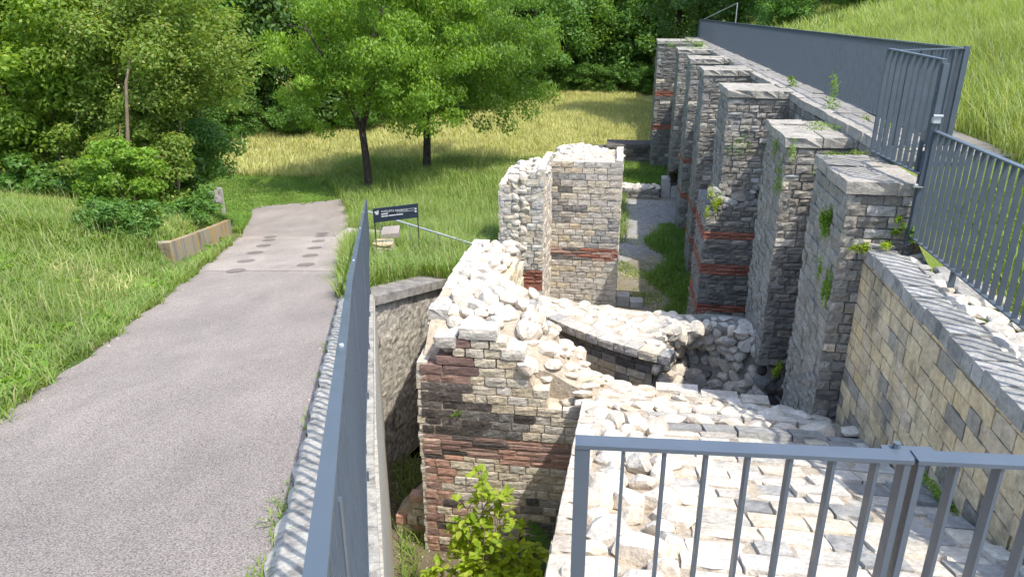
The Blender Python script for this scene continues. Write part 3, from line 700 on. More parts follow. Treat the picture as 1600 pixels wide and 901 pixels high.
hfield('mortar_core', np.linspace(-3.20, -1.77, 12), np.linspace(15.275, 16.9, 10), ptop, -6.4, M['mortar'], pr_)
for i in range(16):
    for x in (-3.74, -3.58): rub(P, L(x + r.uniform(-.03, .03), 13.53, -3.2 - i * .115 + r.uniform(-.03, .03)), r.uniform(.12, .2), r.choice(['white', 'pale', 'cream', 'white']), r, -VD, .55)
for x, y in poisson(1.4, 1.5, .13, r): u, v = -3.18 + x, 15.36 + y; rub(P, L(u, v, ptop(u, v) - .01), r.uniform(.10, .17), 'white' if r.random() < .75 else 'whitegrey', r, UP, .6)
for x, y in poisson(.75, 1.65, .15, r): u, v = -3.98 + x, 13.6 + y; rub(P, L(u, v, ztl(u) - .02), r.uniform(.12, .2), 'white' if r.random() < .7 else 'whitegrey', r, UP, .6)
P.finish()
cgrp = 'concrete blocks beside the pier foot'
for (u, v, h, lab) in [(-1.58, 15.5, .24, 'upright pale concrete block touching the pier foot'), (-1.28, 15.45, .14, 'low pale concrete block one step away from the pier foot')]:
    mb = MB(); mb.uvbox(u - .14, u + .14, v - .15, v + .15, -6.41, -6.41 + h); mb.build('concrete_block', M['concrete']); tag(bpy.data.objects[-1] if 0 else COL.objects[-1], lab, 'concrete block', cgrp)

# ------------------------------------------------------------------ buttresses along the great wall
def red_at(bands):
    return lambda z: any(a < z < b for a, b in bands)
def buttress(label, u0, v0, v1, zt, ch, bl, bands, base='grey', seed=0, darkz=-9, zbot=-6.4, u1=1.04, low=None):
    t = thing('stone_buttress', label, 'buttress', L(u0 + .4, v0 + .5, -6.4), 'buttresses of the retaining wall')
    P = Pieces(t); red = red_at(bands); r = random.Random(seed)
    def pf(s, z, r):
        if red(z): return ('brick', 'brick', 1.6, 1)
        if z < darkz: return ('stone_block', r.choice(['darkgrey', 'darkgrey', 'grey']), 1.1, 1)  # lower courses darker: damp, plus the wall's shadow put into the stone colour
        return ('stone_block', r.choice([base, base, base, 'slate', 'darkgrey'] if z > -2.2 else [base, base, base, 'slate', 'pale'] if r.random() < .3 else [base]), 1, 1)
    def pe(s, z, r):
        if red(z): return ('brick', 'brick', 1.6, 1)
        return ('stone_block', 'greylight', 1, 1)
    top = lambda s: zt - .11
    masonry(P, uvp(u0, v0), UD, -VD, u1 - u0, zbot, top, ch, bl, pf, depth=.14, rough=.42, joint=.016, seed=seed + 1, thin=red)
    masonry(P, uvp(u0, v1), -VD, -UD, v1 - v0 - .0, zbot, top, ch, bl * 1.2, pe, depth=.13, rough=.5, joint=.004, seed=seed + 2)
    if low:
        ul, vl, zl = low
        def zl_(s): return zl + (.42 * min(max(s - .12, 0) / .25, 1) if s > .1 else 0)
        masonry(P, uvp(ul, vl), UD, -VD, u1 - ul - .06, zbot, lambda s: zl + .02, ch * .9, bl, pf, depth=.2, rough=.3, joint=.013, seed=seed + 3, thin=red)
        masonry(P, uvp(ul, v1 + .03), -VD, -UD, v1 + .03 - vl, zbot, zl, ch * .9, bl, pe, depth=.2, rough=.4, joint=.012, seed=seed + 4, thin=red)
        mb = MB(); mb.uvbox(ul + .02, u1, vl + .024, v1, zbot, zl - .02); mb.build('lower_core', M['mortargrey'], t)
        for _ in range(34):
            a = r.uniform(0, 1); q = r.uniform(0, .5)
            rub(P, L(ul + .05 + a * .85, vl + .08 + q * .2, zl + .02 + q * (.6 + .5 * a)), r.uniform(.12, .2), r.choice(['grey', 'darkgrey', 'slate']), r, (-VD + UP).normalized(), .6)
    mb = MB(); mb.uvbox(u0 + .010, u1 + .02, v0 + .024, v1 - .02, zbot, zt - .1); mb.build('mortar_core', M['mortargrey'], t)
    v = v0 - .03                                                          # weathered capping slabs
    while v < v1 - .1:
        l = min(r.uniform(.35, .6), v1 + .02 - v); u = u0 - .03
        while u < u1 - .05:
            k = min(r.uniform(.35, .6), u1 + .02 - u)
            P.add('capping_stone', block_mesh('slab', r.randrange(9), .2), fmat(L(u + k / 2, v + l / 2, zt - .055 + r.uniform(-.012, .012)), UD * (k - .008), -UP * .12, VD * (l - .008)), k); u += k
        v += l
    P.finish(); return t
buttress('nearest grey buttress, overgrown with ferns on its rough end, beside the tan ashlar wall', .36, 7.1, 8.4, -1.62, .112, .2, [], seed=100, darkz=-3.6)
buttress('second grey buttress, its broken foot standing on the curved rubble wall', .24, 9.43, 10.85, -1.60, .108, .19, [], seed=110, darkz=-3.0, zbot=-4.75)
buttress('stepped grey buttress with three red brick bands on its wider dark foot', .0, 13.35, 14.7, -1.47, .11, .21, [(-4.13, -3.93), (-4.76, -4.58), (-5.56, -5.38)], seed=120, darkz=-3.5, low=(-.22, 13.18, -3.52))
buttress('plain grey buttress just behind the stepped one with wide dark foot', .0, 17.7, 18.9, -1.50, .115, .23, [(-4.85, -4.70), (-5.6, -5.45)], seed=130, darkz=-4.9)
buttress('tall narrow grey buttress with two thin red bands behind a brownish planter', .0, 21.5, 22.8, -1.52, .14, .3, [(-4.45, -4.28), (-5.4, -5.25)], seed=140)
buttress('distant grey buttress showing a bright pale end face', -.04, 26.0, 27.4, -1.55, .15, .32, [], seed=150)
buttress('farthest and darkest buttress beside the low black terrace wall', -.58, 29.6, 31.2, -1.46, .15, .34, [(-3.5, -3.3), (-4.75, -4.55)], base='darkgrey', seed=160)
# great retaining wall
gw = thing('retaining_wall', 'long grey retaining wall running behind all the buttresses under the long railing', 'retaining wall', L(1.3, 20, -6.4))
P = Pieces(gw); r = random.Random(51)
for va, vb_ in [(8.4, 9.43), (10.85, 13.35), (14.7, 17.7), (18.9, 21.5), (22.8, 26.0), (27.4, 29.6)]:
    masonry(P, uvp(1.02, vb_), -VD, -UD, vb_ - va, -3.6 if va < 12 else -2.6, lambda s: float(zw(12)) - .1, .13, .27, lambda s, z, r: ('stone_block', r.choice(['grey', 'darkgrey', 'grey']), 1, 1), depth=.12, rough=.35, seed=int(va * 10))
mb = MB(); mb.hexa([L(1.05, 8.0, -6.4), L(1.74, 8.0, -6.4), L(1.74, 38, -6.4), L(1.05, 38, -6.4), L(1.05, 8.0, zw(8) - .1), L(1.74, 8.0, zw(8) - .1), L(1.74, 38, zw(38) - .1), L(1.05, 38, zw(38) - .1)])
mb.build('wall_core', M['mortargrey'], gw)
v = 7.95
while v < 38:
    l = r.uniform(.5, .8)
    for ua, ub in [(1.0, 1.36), (1.36, 1.74)]:
        P.add('capping_stone', block_mesh('slab', r.randrange(9), .15), fmat(L((ua + ub) / 2, v + l / 2, float(zw(v + l / 2)) - .05 + r.uniform(-.01, .01)), UD * (ub - ua - .008), -UP * .12, VD * (l - .01)), l)
    v += l
P.finish()

# ------------------------------------------------------------------ tan ashlar wall on the right
aw = thing('ashlar_wall', 'tan ashlar wall with dark stains, slate-grey coping and white boulders on top, under the lower railing', 'wall', L(.9, 5, -6.4))
P = Pieces(aw); r = random.Random(61)
def pick_w(s, z, r):
    v = 7.08 - s
    if r.random() < .06 + .14 * (z < zm(v) + .7): return ('stone_block', 'tandark', 1, 1)
    return ('stone_block', 'tan', 1, 1)
masonry(P, uvp(.6, 7.08), -VD, -UD, 6.4, -4.4, -2.27, .14, .25, pick_w, depth=.16, rough=.09, joint=.011, seed=62, jit=.06, dj=.3)
mb = MB(); mb.uvbox(.622, 1.25, .6, 7.06, -6.4, -2.36); mb.build('mortar_core', M['mortar'], aw)
v = .7
while v < 7.05:
    l = r.uniform(.12, .34); w_ = r.uniform(.24, .30)
    P.add('coping_stone', block_mesh('slate', r.randrange(9), .25), fmat(L(.575 + w_ / 2, v + l / 2, -2.29 + r.uniform(-.015, .015)), UD * w_, -UP * .13, VD * (min(l, 7.1 - v) - .01)), l); v += l
for x, y in poisson(.4, 6.3, .13, r):
    u, v = .88 + x, .7 + y; rub(P, L(u, v, -2.30), r.uniform(.12, .25), r.choice(['white', 'whitegrey', 'white', 'whitegrey', 'slate']), r, UP, .4)
P.finish()

# ------------------------------------------------------------------ far low walls, planter
dw = thing('terrace_wall', 'low blackened stone terrace wall with one step, between pier and farthest buttress', 'wall', L(-1.6, 30.5, -6.4))
P = Pieces(dw)
masonry(P, uvp(-2.95, 30.3), UD, -VD, 2.5, -6.4, lambda s: -5.72 if s < .6 else -5.5, .15, .36, lambda s, z, r: ('stone_block', r.choice(['dark', 'dark', 'darkgrey']), 1, 1), depth=.2, rough=.25, seed=71)
mb = MB(); mb.uvbox(-2.93, -2.36, 30.4, 31.4, -6.4, -5.71); mb.uvbox(-2.35, -.45, 30.4, 31.4, -6.4, -5.48); mb.build('wall_core', M['dark'], dw); P.finish()
lw = thing('rubble_border', 'knee-high border of white rubble across the courtyard in front of the green patch', 'low wall', L(-1, 25.4, -6.4))
P = Pieces(lw); r = random.Random(73)
masonry(P, uvp(-2.6, 25.2), UD, -VD, 2.2, -6.4, -6.12, .14, .3, lambda s, z, r: ('stone_block', r.choice(['darkgrey', 'grey']), 1, 1), depth=.2, rough=.3, seed=72)
mb = MB(); mb.uvbox(-2.58, -.42, 25.3, 25.9, -6.4, -6.13); mb.build('wall_core', M['mortargrey'], lw)
for x, y in poisson(2.15, .6, .16, r): rub(P, L(-2.58 + x, 25.27 + y, -6.08), r.uniform(.17, .26), r.choice(['white', 'whitegrey']), r, UP, .6)
P.finish()
pl = thing('concrete_planter', 'plain grey concrete planter in front of a distant buttress', 'planter', L(.2, 25.6, -6.4))
mb = MB(); mb.uvbox(-.32, -.02, 25.45, 26.0, -6.4, -5.75); mb.build('post', M['concrete'], pl)
mb = MB(); mb.uvbox(0, .9, 25.4, 25.95, -6.4, -6.0); mb.build('trough', M['concrete'], pl)

# ------------------------------------------------------------------ railings
ST_ = M['rail']
def railing(t, a, b, h, pitch, base=.1, cap_w=.05, bw=.042, foot=True, first=0):
    """a, b: points on the ground line (Vectors); flat bars set across the line"""
    a, b = Vector(a), Vector(b); d = b - a; ln = Vector((d.x, d.y, 0)).length; dn = Vector((d.x, d.y, 0)).normalized(); side = Vector((-dn.y, dn.x, 0))
    mb = MB(); mb.bar(a + UP * h, b + UP * h, cap_w, .012, side); mb.build('top_rail', ST_, t)
    mb = MB(); mb.bar(a + UP * base, b + UP * base, cap_w, .01, side); mb.build('bottom_rail', ST_, t)
    n = int(ln / pitch); hh = h - base - .012
    mb = MB(); mb.box((0, 0, 0), (.009, 0, 0), (0, bw, 0), (0, 0, hh)); me = pmesh('baluster', mb.V, mb.F, ST_); items = []
    ang = math.atan2(dn.y, dn.x)
    for k in range(first, n + 1):
        p = a + d * (k / max(n, 1)) + UP * (base + hh / 2 + .002); items.append((px_of(p, h), p))
    items.sort(key=lambda q: -q[0]); rot = Matrix.Rotation(ang, 4, 'Z')
    for _, p in items[:300]: link('baluster', me, t, Matrix.Translation(p) @ rot)
    if foot:
        k = 1.0
        mb = MB(); mb.box((0, 0, 0), (.012, 0, 0), (0, .05, 0), (0, 0, base + .06)); mf = pmesh('foot', mb.V, mb.F, ST_)
        while k < ln: p = a + d * (k / ln) + UP * (base / 2 - .02); link('foot', mf, t, Matrix.Translation(p) @ rot); k += 1.45
t = thing('path_railing', 'long blue-grey flat-bar railing sloping down beside the asphalt path', 'railing', W(fx(6), 6, float(zp(6))), 'railings')
fp = lambda y: W(float(fx(y)), y, float(zlin(y)))
for ya, yb in ((-.6, 3.6), (3.6, 12.85)): railing(t, fp(ya), fp(yb), 1.1, .115, .1, cap_w=.028, bw=.026, first=0 if ya < 0 else 1)
for y in (1.0, 3.6, 6.2, 8.8, 11.4): mb = MB(); mb.box(fp(y) + Vector((.004, 0, .5)), (.026, 0, 0), (0, .014, 0), (0, 0, 1.1)); mb.build('post', ST_, t)
for y in (1.95, 4.4, 6.8, 9.2): q = fp(y) + UP * 1.108; mb = MB(); mb.tube([q - UP * .006, q + UP * .006], [.009, .007], 8); mb.build('bolt', M['galv'], t)
t = thing('long_railing', 'long blue-grey railing along the top of the great retaining wall below the hill', 'railing', L(1.6, 20, float(zw(20))), 'railings')
def zr(v): return -.35 - .0138 * v
railing(t, L(1.6, 8.25, zr(8.25) - 1.05), L(1.6, 38, zr(38) - 1.05), 1.05, .105, .09)
railing(t, L(1.6, 8.25, zr(8.25) - 1.05), L(.78, 7.98, zr(8.0) - 1.07), 1.05, .11, .09, foot=False)
mb = MB(); mb.box(L(1.61, 8.24, zr(8.25) - .52), UD * .05, VD * .05, UP * 1.08); mb.build('corner_post', ST_, t)
mb = MB(); mb.tube([L(2.6, 33, -1.6), L(2.6, 33, -.15)], [.02, .02]); mb.tube([L(1.6, 36, -.85), L(2.6, 33, -.15)], [.015, .015]); mb.build('brace', M['galv'], t)
t = thing('railing_gate', 'short blue-grey railing panel closing the corner above the nearest buttress', 'gate', L(.85, 7.4, -1.6), 'railings')
railing(t, L(.78, 7.95, -1.53), L(.93, 6.95, -1.56), 1.07, .105, .06, foot=False)
mb = MB(); mb.box(L(.94, 6.93, -1.06), UD * .05, VD * .04, UP * 1.08); mb.build('post', ST_, t)
mb = MB(); mb.box(L(.94, 6.905, -1.0), UD * .06, VD * .05, UP * .05); mb.tube([L(.9, 6.88, -.96), L(.98, 6.88, -.96)], [.012, .012]); mb.build('lock', M['galv'], t)
t = thing('lower_railing', 'lower blue-grey railing above the white boulders on the tan ashlar wall', 'railing', L(1.0, 4, -2.25), 'railings')
railing(t, L(.965, 7.02, -2.2), L(1.03, .4, -2.2), 1.1, .118, .1)
mb = MB(); mb.box(L(.955, 7.04, -1.75), UD * .05, VD * .02, UP * .9); mb.build('end_post', ST_, t)
mb = MB(); mb.tube([L(.90, 7.02, -1.62), L(.98, 7.0, -1.62)], [.022, .018]); mb.build('bolt', M['galv'], t)
t = thing('near_railing', 'near blue-grey railing with bolted joint at the edge of the viewing platform', 'railing', L(-1.0, 1.48, -2.2), 'railings')
zt_ = -1.1
def nr(u): return L(u, 1.45 + .06 * (u + 1.89), zt_)
NS = (UD + VD * .06).normalized(); NV = VD
mb = MB(); mb.bar(nr(-1.905), nr(-1.045), .052, .012, NV); mb.build('top_rail', ST_, t)
mb = MB(); mb.bar(nr(-1.035), nr(.9), .052, .012, NV); mb.build('top_rail', ST_, t)
mb = MB(); mb.box(nr(-1.885) - UP * .58, NS * .040, NV * .048, UP * 1.145); mb.build('corner_post', ST_, t)
for k in (-1.057, -1.023):
    mb = MB(); mb.box(nr(k) - UP * .58, NS * .016, NV * .048, UP * 1.145); mb.build('post', ST_, t)
mb = MB(); mb.box(nr(-1.04) + NV * .02 - UP * .004, NS * .13, NV * .06, UP * .012); mb.tube([nr(-1.07) + NV * .035 + UP * .002, nr(-1.07) + NV * .035 + UP * .02], [.011, .009]); mb.build('joint_bracket', ST_, t)
mb = MB(); mb.bar(nr(-1.9) - UP * 1.0, nr(.9) - UP * 1.0, .052, .01, NV); mb.build('bottom_rail', ST_, t)
mb = MB(); mb.box((0, 0, 0), NS * .009, NV * .042, UP * .99); me = pmesh('baluster', mb.V, mb.F, ST_)
for u in list(np.arange(-1.885 + .108, -1.08, .108)) + list(np.arange(-1.04 + .108, .9, .108)): link('baluster', me, t, Matrix.Translation(nr(float(u)) - UP * .503))
mb = MB(); mb.hexa([L(-2.3, -4, -2.6), L(1.4, -4, -2.6), L(1.4, 1.55, -2.6), L(-2.3, 1.55, -2.6), L(-2.3, -4, -2.22), L(1.4, -4, -2.22), L(1.4, 1.55, -2.22), L(-2.3, 1.55, -2.22)])
tag(mb.build('viewing_platform', M['concrete']), kind='structure')

# ------------------------------------------------------------------ sign, handrail, steps, barrier, info board
sg = thing('information_sign', 'dark navy sign AUGUSTA RAURICA on two thin posts in the grass', 'sign', W(-1.9, 12.5, -4.3))
sy = 12.4; pa, pb = W(-2.39, sy, -3.47), W(-1.62, sy + .10, -3.40); sx = (pb - pa); sx.z = 0; slen = sx.length; sx.normalize(); snr = Vector((sx.y, -sx.x, 0))
tilt = (pb - pa).normalized(); upv = tilt.cross(snr) * -1; upv = UP
mb = MB(); mb.box((pa + pb) / 2, tilt * slen, snr * .025, UP * .245); mb.build('panel', M['sign'], sg)
for q, zb in ((pa + sx * .02, -4.25), (pb - sx * .015, -4.35)):
    mb = MB(); mb.box(Vector((q.x, q.y, (q.z + .12 + zb - .1 + H) / 2)) - snr * .022, sx * .022, snr * .018, UP * (q.z + .12 - (zb - .1 + H))); mb.build('post', M['rust'], sg)
def text(txt, size, c, name):
    cu_ = bpy.data.curves.new(name, 'FONT'); cu_.body = txt; cu_.size = size; cu_.extrude = .001; o = bpy.data.objects.new(name, cu_); COL.objects.link(o)
    bpy.context.view_layer.update(); me = bpy.data.meshes.new_from_object(o.evaluated_get(bpy.context.evaluated_depsgraph_get())); bpy.data.objects.remove(o)
    me.materials.clear(); me.materials.append(M['print']); return link(name, me, sg, fmat(c, tilt, UP, snr))
def sp(a, b): return pa + tilt * (a * slen) + UP * b + snr * .0145
text('AUGUSTA RAURICA', .050, sp(.18, .045), 'lettering')
mb = MB()
for a, b, y in [(.18, .33, .012), (.18, .24, -.028), (.25, .33, -.028), (.345, .50, -.028), (.51, .66, -.028)]: mb.box(sp((a + b) / 2, y), tilt * ((b - a) * slen), snr * .001, UP * .02)
for y in (.05, .012): mb.box(sp(.72, y), tilt * (.4 * slen), snr * .001, UP * .006)
for y in (.038, -.008): mb.box(sp(.945, y), tilt * .03, snr * .001, UP * .03)
mb.build('small_print', M['print'], sg)
mb = MB(); mb.box(sp(.085, .06), tilt * .075, snr * .001, UP * .03); mb.box(sp(.09, .03), tilt * .05, snr * .001, UP * .03); mb.box(sp(.115, .085 - .02), tilt * .02, snr * .001, UP * .05); mb.build('emblem', M['print'], sg)
hr = thing('handrail', 'thin galvanised handrail descending through the long grass behind the sign', 'handrail', W(-1.6, 13.6, -4.6))
q1, q2 = W(-3.0, 14.9, -4.09), W(-.62, 12.5, -4.05 - .02); q1 = W(-2.9, 14.5, -3.97); q2 = W(-.62, 12.4, -4.0)
mb = MB(); mb.tube([q1, q2], [.02, .02]); mb.build('rail', M['galv'], hr)
for s_ in (.12, .42, .68, .92):
    q = q1.lerp(q2, s_); mb = MB(); mb.tube([q, Vector((q.x, q.y, q.z - .75))], [.011, .011]); mb.build('post', M['galv'], hr)
sp_ = thing('stone_plinth', 'squat plinth of layered flat stones with a pale slab on top beside the sign', 'plinth', W(-2.3, 12.9, -4.6))
P = Pieces(sp_); r = random.Random(81)
for i in range(7):
    for k in range(2): P.add('flat_stone', block_mesh(r.choice(['tan', 'cream', 'whitegrey', 'slate']), r.randrange(9), .3), fmat(W(-2.36 + k * .17 + r.uniform(-.02, .02), 12.65 + r.uniform(-.03, .03), -4.44 + i * .068), Vector((.17, 0, 0)), Vector((0, .3, 0)), Vector((0, 0, .055))), .17)
P.finish()
mb = MB(); mb.box(W(-2.22, 13.1, -3.97), (.3, .1, -.0), (-.05, .5, 0), (0, 0, .08)); mb.build('slab', M['concretepath'], sp_)
mb = MB(); mb.box(W(-3.3, 16.2, float(zp(16.2)) + .02), (1.3, -.35, 0), (.2, .9, 0), (0, 0, .1)); tag(mb.build('concrete_landing', M['concretepath']), kind='structure')
br = thing('concrete_barrier', 'low weathered concrete barrier streaked with yellow lichen beside the path', 'barrier', W(-6.1, 14.5, -4.9))
mb = MB(); a = Vector((-5.62, 11.7, 0)); b = Vector((-6.72, 17.2, 0)); d = (b - a); nn = Vector((d.y, -d.x, 0)).normalized()
for k in range(6):
    p, q = a + d * (k / 6), a + d * ((k + 1) / 6); zz = lambda c: float(zp(c.y)); mb.hexa([W(*(p + nn * .0).xy, zz(p) - .15), W(*(q).xy, zz(q) - .15), W(*(q - nn * .14).xy, zz(q) - .15), W(*(p - nn * .14).xy, zz(p) - .15),
        W(*(p - nn * .02).xy, zz(p) + .42 - k * .012), W(*(q - nn * .02).xy, zz(q) + .41 - k * .012), W(*(q - nn * .14).xy, zz(q) + .41 - k * .012), W(*(p - nn * .14).xy, zz(p) + .42 - k * .012)])
mb.build('wall_panel', M['barrier'], br)
mb = MB(); p = a - nn * .0; q = a - nn * .55; mb.hexa([W(*p.xy, -4.4), W(*q.xy, -4.4), W(*(q + d.normalized() * .13).xy, -4.4), W(*(p + d.normalized() * .13).xy, -4.4), W(*p.xy, float(zp(11.7)) + .425), W(*q.xy, float(zp(11.7)) + .425), W(*(q + d.normalized() * .13).xy, float(zp(11.7)) + .425), W(*(p + d.normalized() * .13).xy, float(zp(11.7)) + .425)])
mb.build('end_panel', M['barrier'], br)
ib = thing('information_board', 'small grey slanted board half hidden by the bush at the path bend', 'board', W(-8.2, 20.3, -5.4))
mb = MB(); mb.box(W(-8.3, 20.3, -5.1), (.36, .1, 0), (-.1, .3, .38), (0, -.03, .02)); mb.build('panel', M['coping'], ib)
mb = MB(); mb.box(W(-8.12, 20.35, -5.35), (.07, 0, 0), (0, .07, 0), (0, 0, .9)); mb.build('post', M['concrete'], ib)

# ------------------------------------------------------------------ foliage
def unit(v): return v / np.maximum(np.linalg.norm(v, axis=1, keepdims=True), 1e-6)
def leaves(C, RAD, counts, size, droop=.0, aspect=.5, upb=.6, shell=.55, rg=rng):
    """leaf quads spread through clumps: C (k,3) centres, RAD (k,3) radii"""
    idx = np.repeat(np.arange(len(C)), counts); n = len(idx)
    d = unit(rg.normal(size=(n, 3))); rr = (shell + (1 - shell) * rg.random((n, 1))) * (rg.random((n, 1)) ** .25)
    pos = C[idx] + d * rr * RAD[idx]
    nrm = unit(d * .7 + rg.normal(size=(n, 3)) * .55 + np.array([0, 0, upb])); a = unit(np.cross(nrm, rg.normal(size=(n, 3))))
    a = unit(a + np.array([0, 0, -droop])); b = unit(np.cross(nrm, a)); nrm = np.cross(a, b)
    l = size * (.6 + .8 * rg.random((n, 1))); wd = l * aspect * .5
    V = np.stack([pos - a * l * .5, pos + b * wd + nrm * l * .10, pos + a * l * .5, pos - b * wd + nrm * l * .10], 1).reshape(-1, 3)
    F = np.arange(n * 4).reshape(n, 4); return V, F
def clumps(c, rad, k, rmin, rmax, rg=rng, low=-1., shell=.45):
    d = unit(rg.normal(size=(k, 3))); d[:, 2] = np.maximum(d[:, 2], low); t = shell + (1 - shell) * rg.random((k, 1))
    C = np.array(c) + d * t * np.array(rad); r_ = rmin + (rmax - rmin) * rg.random((k, 1)); RAD = np.concatenate([r_, r_, r_ * .7], 1) * (.85 + .3 * rg.random((k, 3)))
    return C, RAD
def limbs(base, h, spread, n, r0, r, fork=.3):
    mb = MB(); base = Vector(base); top = base + Vector((r.uniform(-.1, .1), r.uniform(-.1, .1), h * fork))
    mb.tube([base - UP * .2, base + UP * .15, base.lerp(top, .5) + Vector((.03, 0, 0)), top], [r0 * 1.5, r0 * 1.1, r0 * .95, r0 * .9], 9)
    for k in range(n):
        an = 2 * math.pi * (k + r.uniform(-.25, .25)) / n; e = top + Vector((math.cos(an) * spread * r.uniform(.5, .9), math.sin(an) * spread * r.uniform(.5, .9), h * (1 - fork) * r.uniform(.45, .9)))
        m1 = top.lerp(e, .4) + Vector((0, 0, h * .05)); m2 = top.lerp(e, .7) + Vector((r.uniform(-.2, .2), r.uniform(-.2, .2), .1))
        mb.tube([top - UP * .1, m1, m2, e], [r0 * .6, r0 * .42, r0 * .28, r0 * .08], 6)
        for j in range(3):
            s = m1.lerp(e, r.uniform(0, .7)); f = s + Vector((r.uniform(-1, 1), r.uniform(-1, 1), r.uniform(-.2, .6))) * spread * .4; mb.tube([s, s.lerp(f, .5) + UP * .06, f], [r0 * .22, r0 * .14, r0 * .03], 5)
    return mb
def tree(name, label, base, h, crown_c, crown_r, nclump, rmin, rmax, nleaf, lsize, mat, bark='bark', r0=.14, seed=1, fork=.3, droop=.3, group=None, cat='tree', low=-1., nl=5, extra=None):
    rg = np.random.default_rng(seed); r = random.Random(seed)
    t = thing(name, label, cat, base, group)
    limbs(base, h, max(crown_r[0], .3) * .8, nl, r0, r, fork).build('trunk', M[bark], t, True)
    C, RAD = clumps(np.array(base) + np.array(crown_c), crown_r, nclump, rmin, rmax, rg, low)
    if extra is not None:
        e = np.array(extra); C = np.concatenate([C, np.array(base) + e[:, :3]]); RAD = np.concatenate([RAD, np.repeat(e[:, 3:4], 3, 1) * np.array([1, 1, .75])])
    wgt = RAD[:, 0] ** 2; cnt = np.maximum((nleaf * wgt / wgt.sum()).astype(int), 3)
    Vv, Ff = leaves(C, RAD, cnt, lsize, droop, .4, rg=rg); link('crown', nmesh('crown', Vv, Ff, M[mat]), t); return t
g2 = 'young cherry trees beside the path'
b1 = W(-4.95, 25.3, float(G(-4.95, 25.3))); b2 = W(-3.35, 29.0, float(G(-3.35, 29)))
tree('cherry_tree', 'nearer cherry tree with forked dark trunk, bright green crown over the path end', b1, 7.5, (.6, .3, 5.0), (3.6, 3.2, 3.0), 230, .32, .75, 56000, .125, 'leaf_bright', seed=201, fork=.28, droop=1.0, group=g2, r0=.13,
     extra=[(-1.9, 0, 2.4, .5), (-1.2, -.6, 2.2, .45), (1.2, -.5, 2.5, .6), (2.2, -.3, 2.3, .6), (-2.4, .3, 3.2, .8), (.2, -1.2, 3.2, .7), (3.0, -.4, 2.6, .6), (1.8, -1, 3.0, .6)])
tree('cherry_tree', 'farther cherry tree with single straight trunk and wide drooping crown reaching toward the pier', b2, 7.5, (1.0, 0, 4.8), (4.3, 3.4, 3.0), 250, .35, .8, 60000, .125, 'leaf_tree', seed=202, fork=.34, droop=1.0, group=g2, r0=.15,
     extra=[(3.2, -.6, 1.9, .6), (4.0, -.2, 2.4, .7), (2.3, -.8, 2.0, .55), (4.6, 0, 3.0, .8), (3.0, -1, 2.6, .7), (1.6, -.8, 2.3, .5), (-1.5, -.5, 2.4, .6)])

# bushes on the left bank
def bush(name, label, base, c, rad, nclump, rmin, rmax, nleaf, lsize, mat, seed, stems=5, cat='bush', group=None, droop=.2, low=-.9, r0=.035, bark='barkpale', lean=(.0, 0), extra=None):
    rg = np.random.default_rng(seed); r = random.Random(seed); t = thing(name, label, cat, base, group); mb = MB(); B = Vector(base)
    for k in range(stems):
        an = r.uniform(0, 6.28); e = B + Vector((math.cos(an) * rad[0] * .5 + lean[0], math.sin(an) * rad[1] * .5 + lean[1], c[2] + rad[2] * r.uniform(.1, .7))); s0 = B + Vector((math.cos(an) * .12, math.sin(an) * .12, -.1))
        mb.tube([s0, s0.lerp(e, .4) + Vector((r.uniform(-.1, .1), 0, .2)), s0.lerp(e, .75), e], [r0, r0 * .8, r0 * .5, r0 * .15], 6)
    mb.build('stems', M[bark], t, True)
    C, RAD = clumps(np.array(base) + np.array(c), rad, nclump, rmin, rmax, rg, low)
    if extra is not None:
        e = np.array(extra); C = np.concatenate([C, np.array(base) + e[:, :3]]); RAD = np.concatenate([RAD, np.repeat(e[:, 3:4], 3, 1)])
    C[:, 2] = np.maximum(C[:, 2], base[2] + RAD[:, 2] * .5)
    wgt = RAD[:, 0] ** 2; cnt = np.maximum((nleaf * wgt / wgt.sum()).astype(int), 3)
    Vv, Ff = leaves(C, RAD, cnt, lsize, droop, rg=rg); link('foliage', nmesh('foliage', Vv, Ff, M[mat]), t); return t
gb = lambda x, y, dz=0: W(x, y, float(G(x, y)) + dz)
bush('elder_bush', 'large pale green elder bush with bare slanting stems at the far left', gb(-10.6, 17.2), (-.6, 0, 3.2), (2.9, 1.9, 2.6), 190, .35, .75, 60000, .11, 'leaf_bush', 301, stems=7, low=-.95)
bush('hazel_bush', 'tall leafy hazel bush cut by the left edge of the picture', gb(-13.6, 18.5), (0, 0, 3.4), (2.8, 2, 3.2), 150, .4, .8, 42000, .135, 'leaf_bright', 302)
bush('dogwood_bush', 'dense low bush in the shade beneath the elder', gb(-11.8, 19.2), (0, -.3, 1.3), (3.8, 1.4, 1.5), 110, .35, .7, 30000, .12, 'leaf_wood', 303)
hb = gb(-7.85, 16.6)
bush('hawthorn_tree', 'hawthorn with one pale leaning stem and olive crown overhanging the bank', hb, (.0, .4, 3.7), (2.0, 1.7, 2.0), 170, .3, .65, 52000, .085, 'leaf_haw', 304, stems=2, cat='tree', low=-.95, r0=.05, extra=[(-.9, -.1, 5.3, .45), (-1.0, 0, 5.9, .35), (1.7, -.3, 3.6, .6), (2.1, 0, 3.2, .5), (1.8, .2, 2.6, .45)])
bush('hawthorn_bush', 'dense leafy bush drooping over the information board under the hawthorn', gb(-8.45, 18.2), (.2, -.2, 1.7), (1.6, 1.4, 1.7), 110, .3, .6, 30000, .10, 'leaf_wood', 305, stems=2, r0=.02)
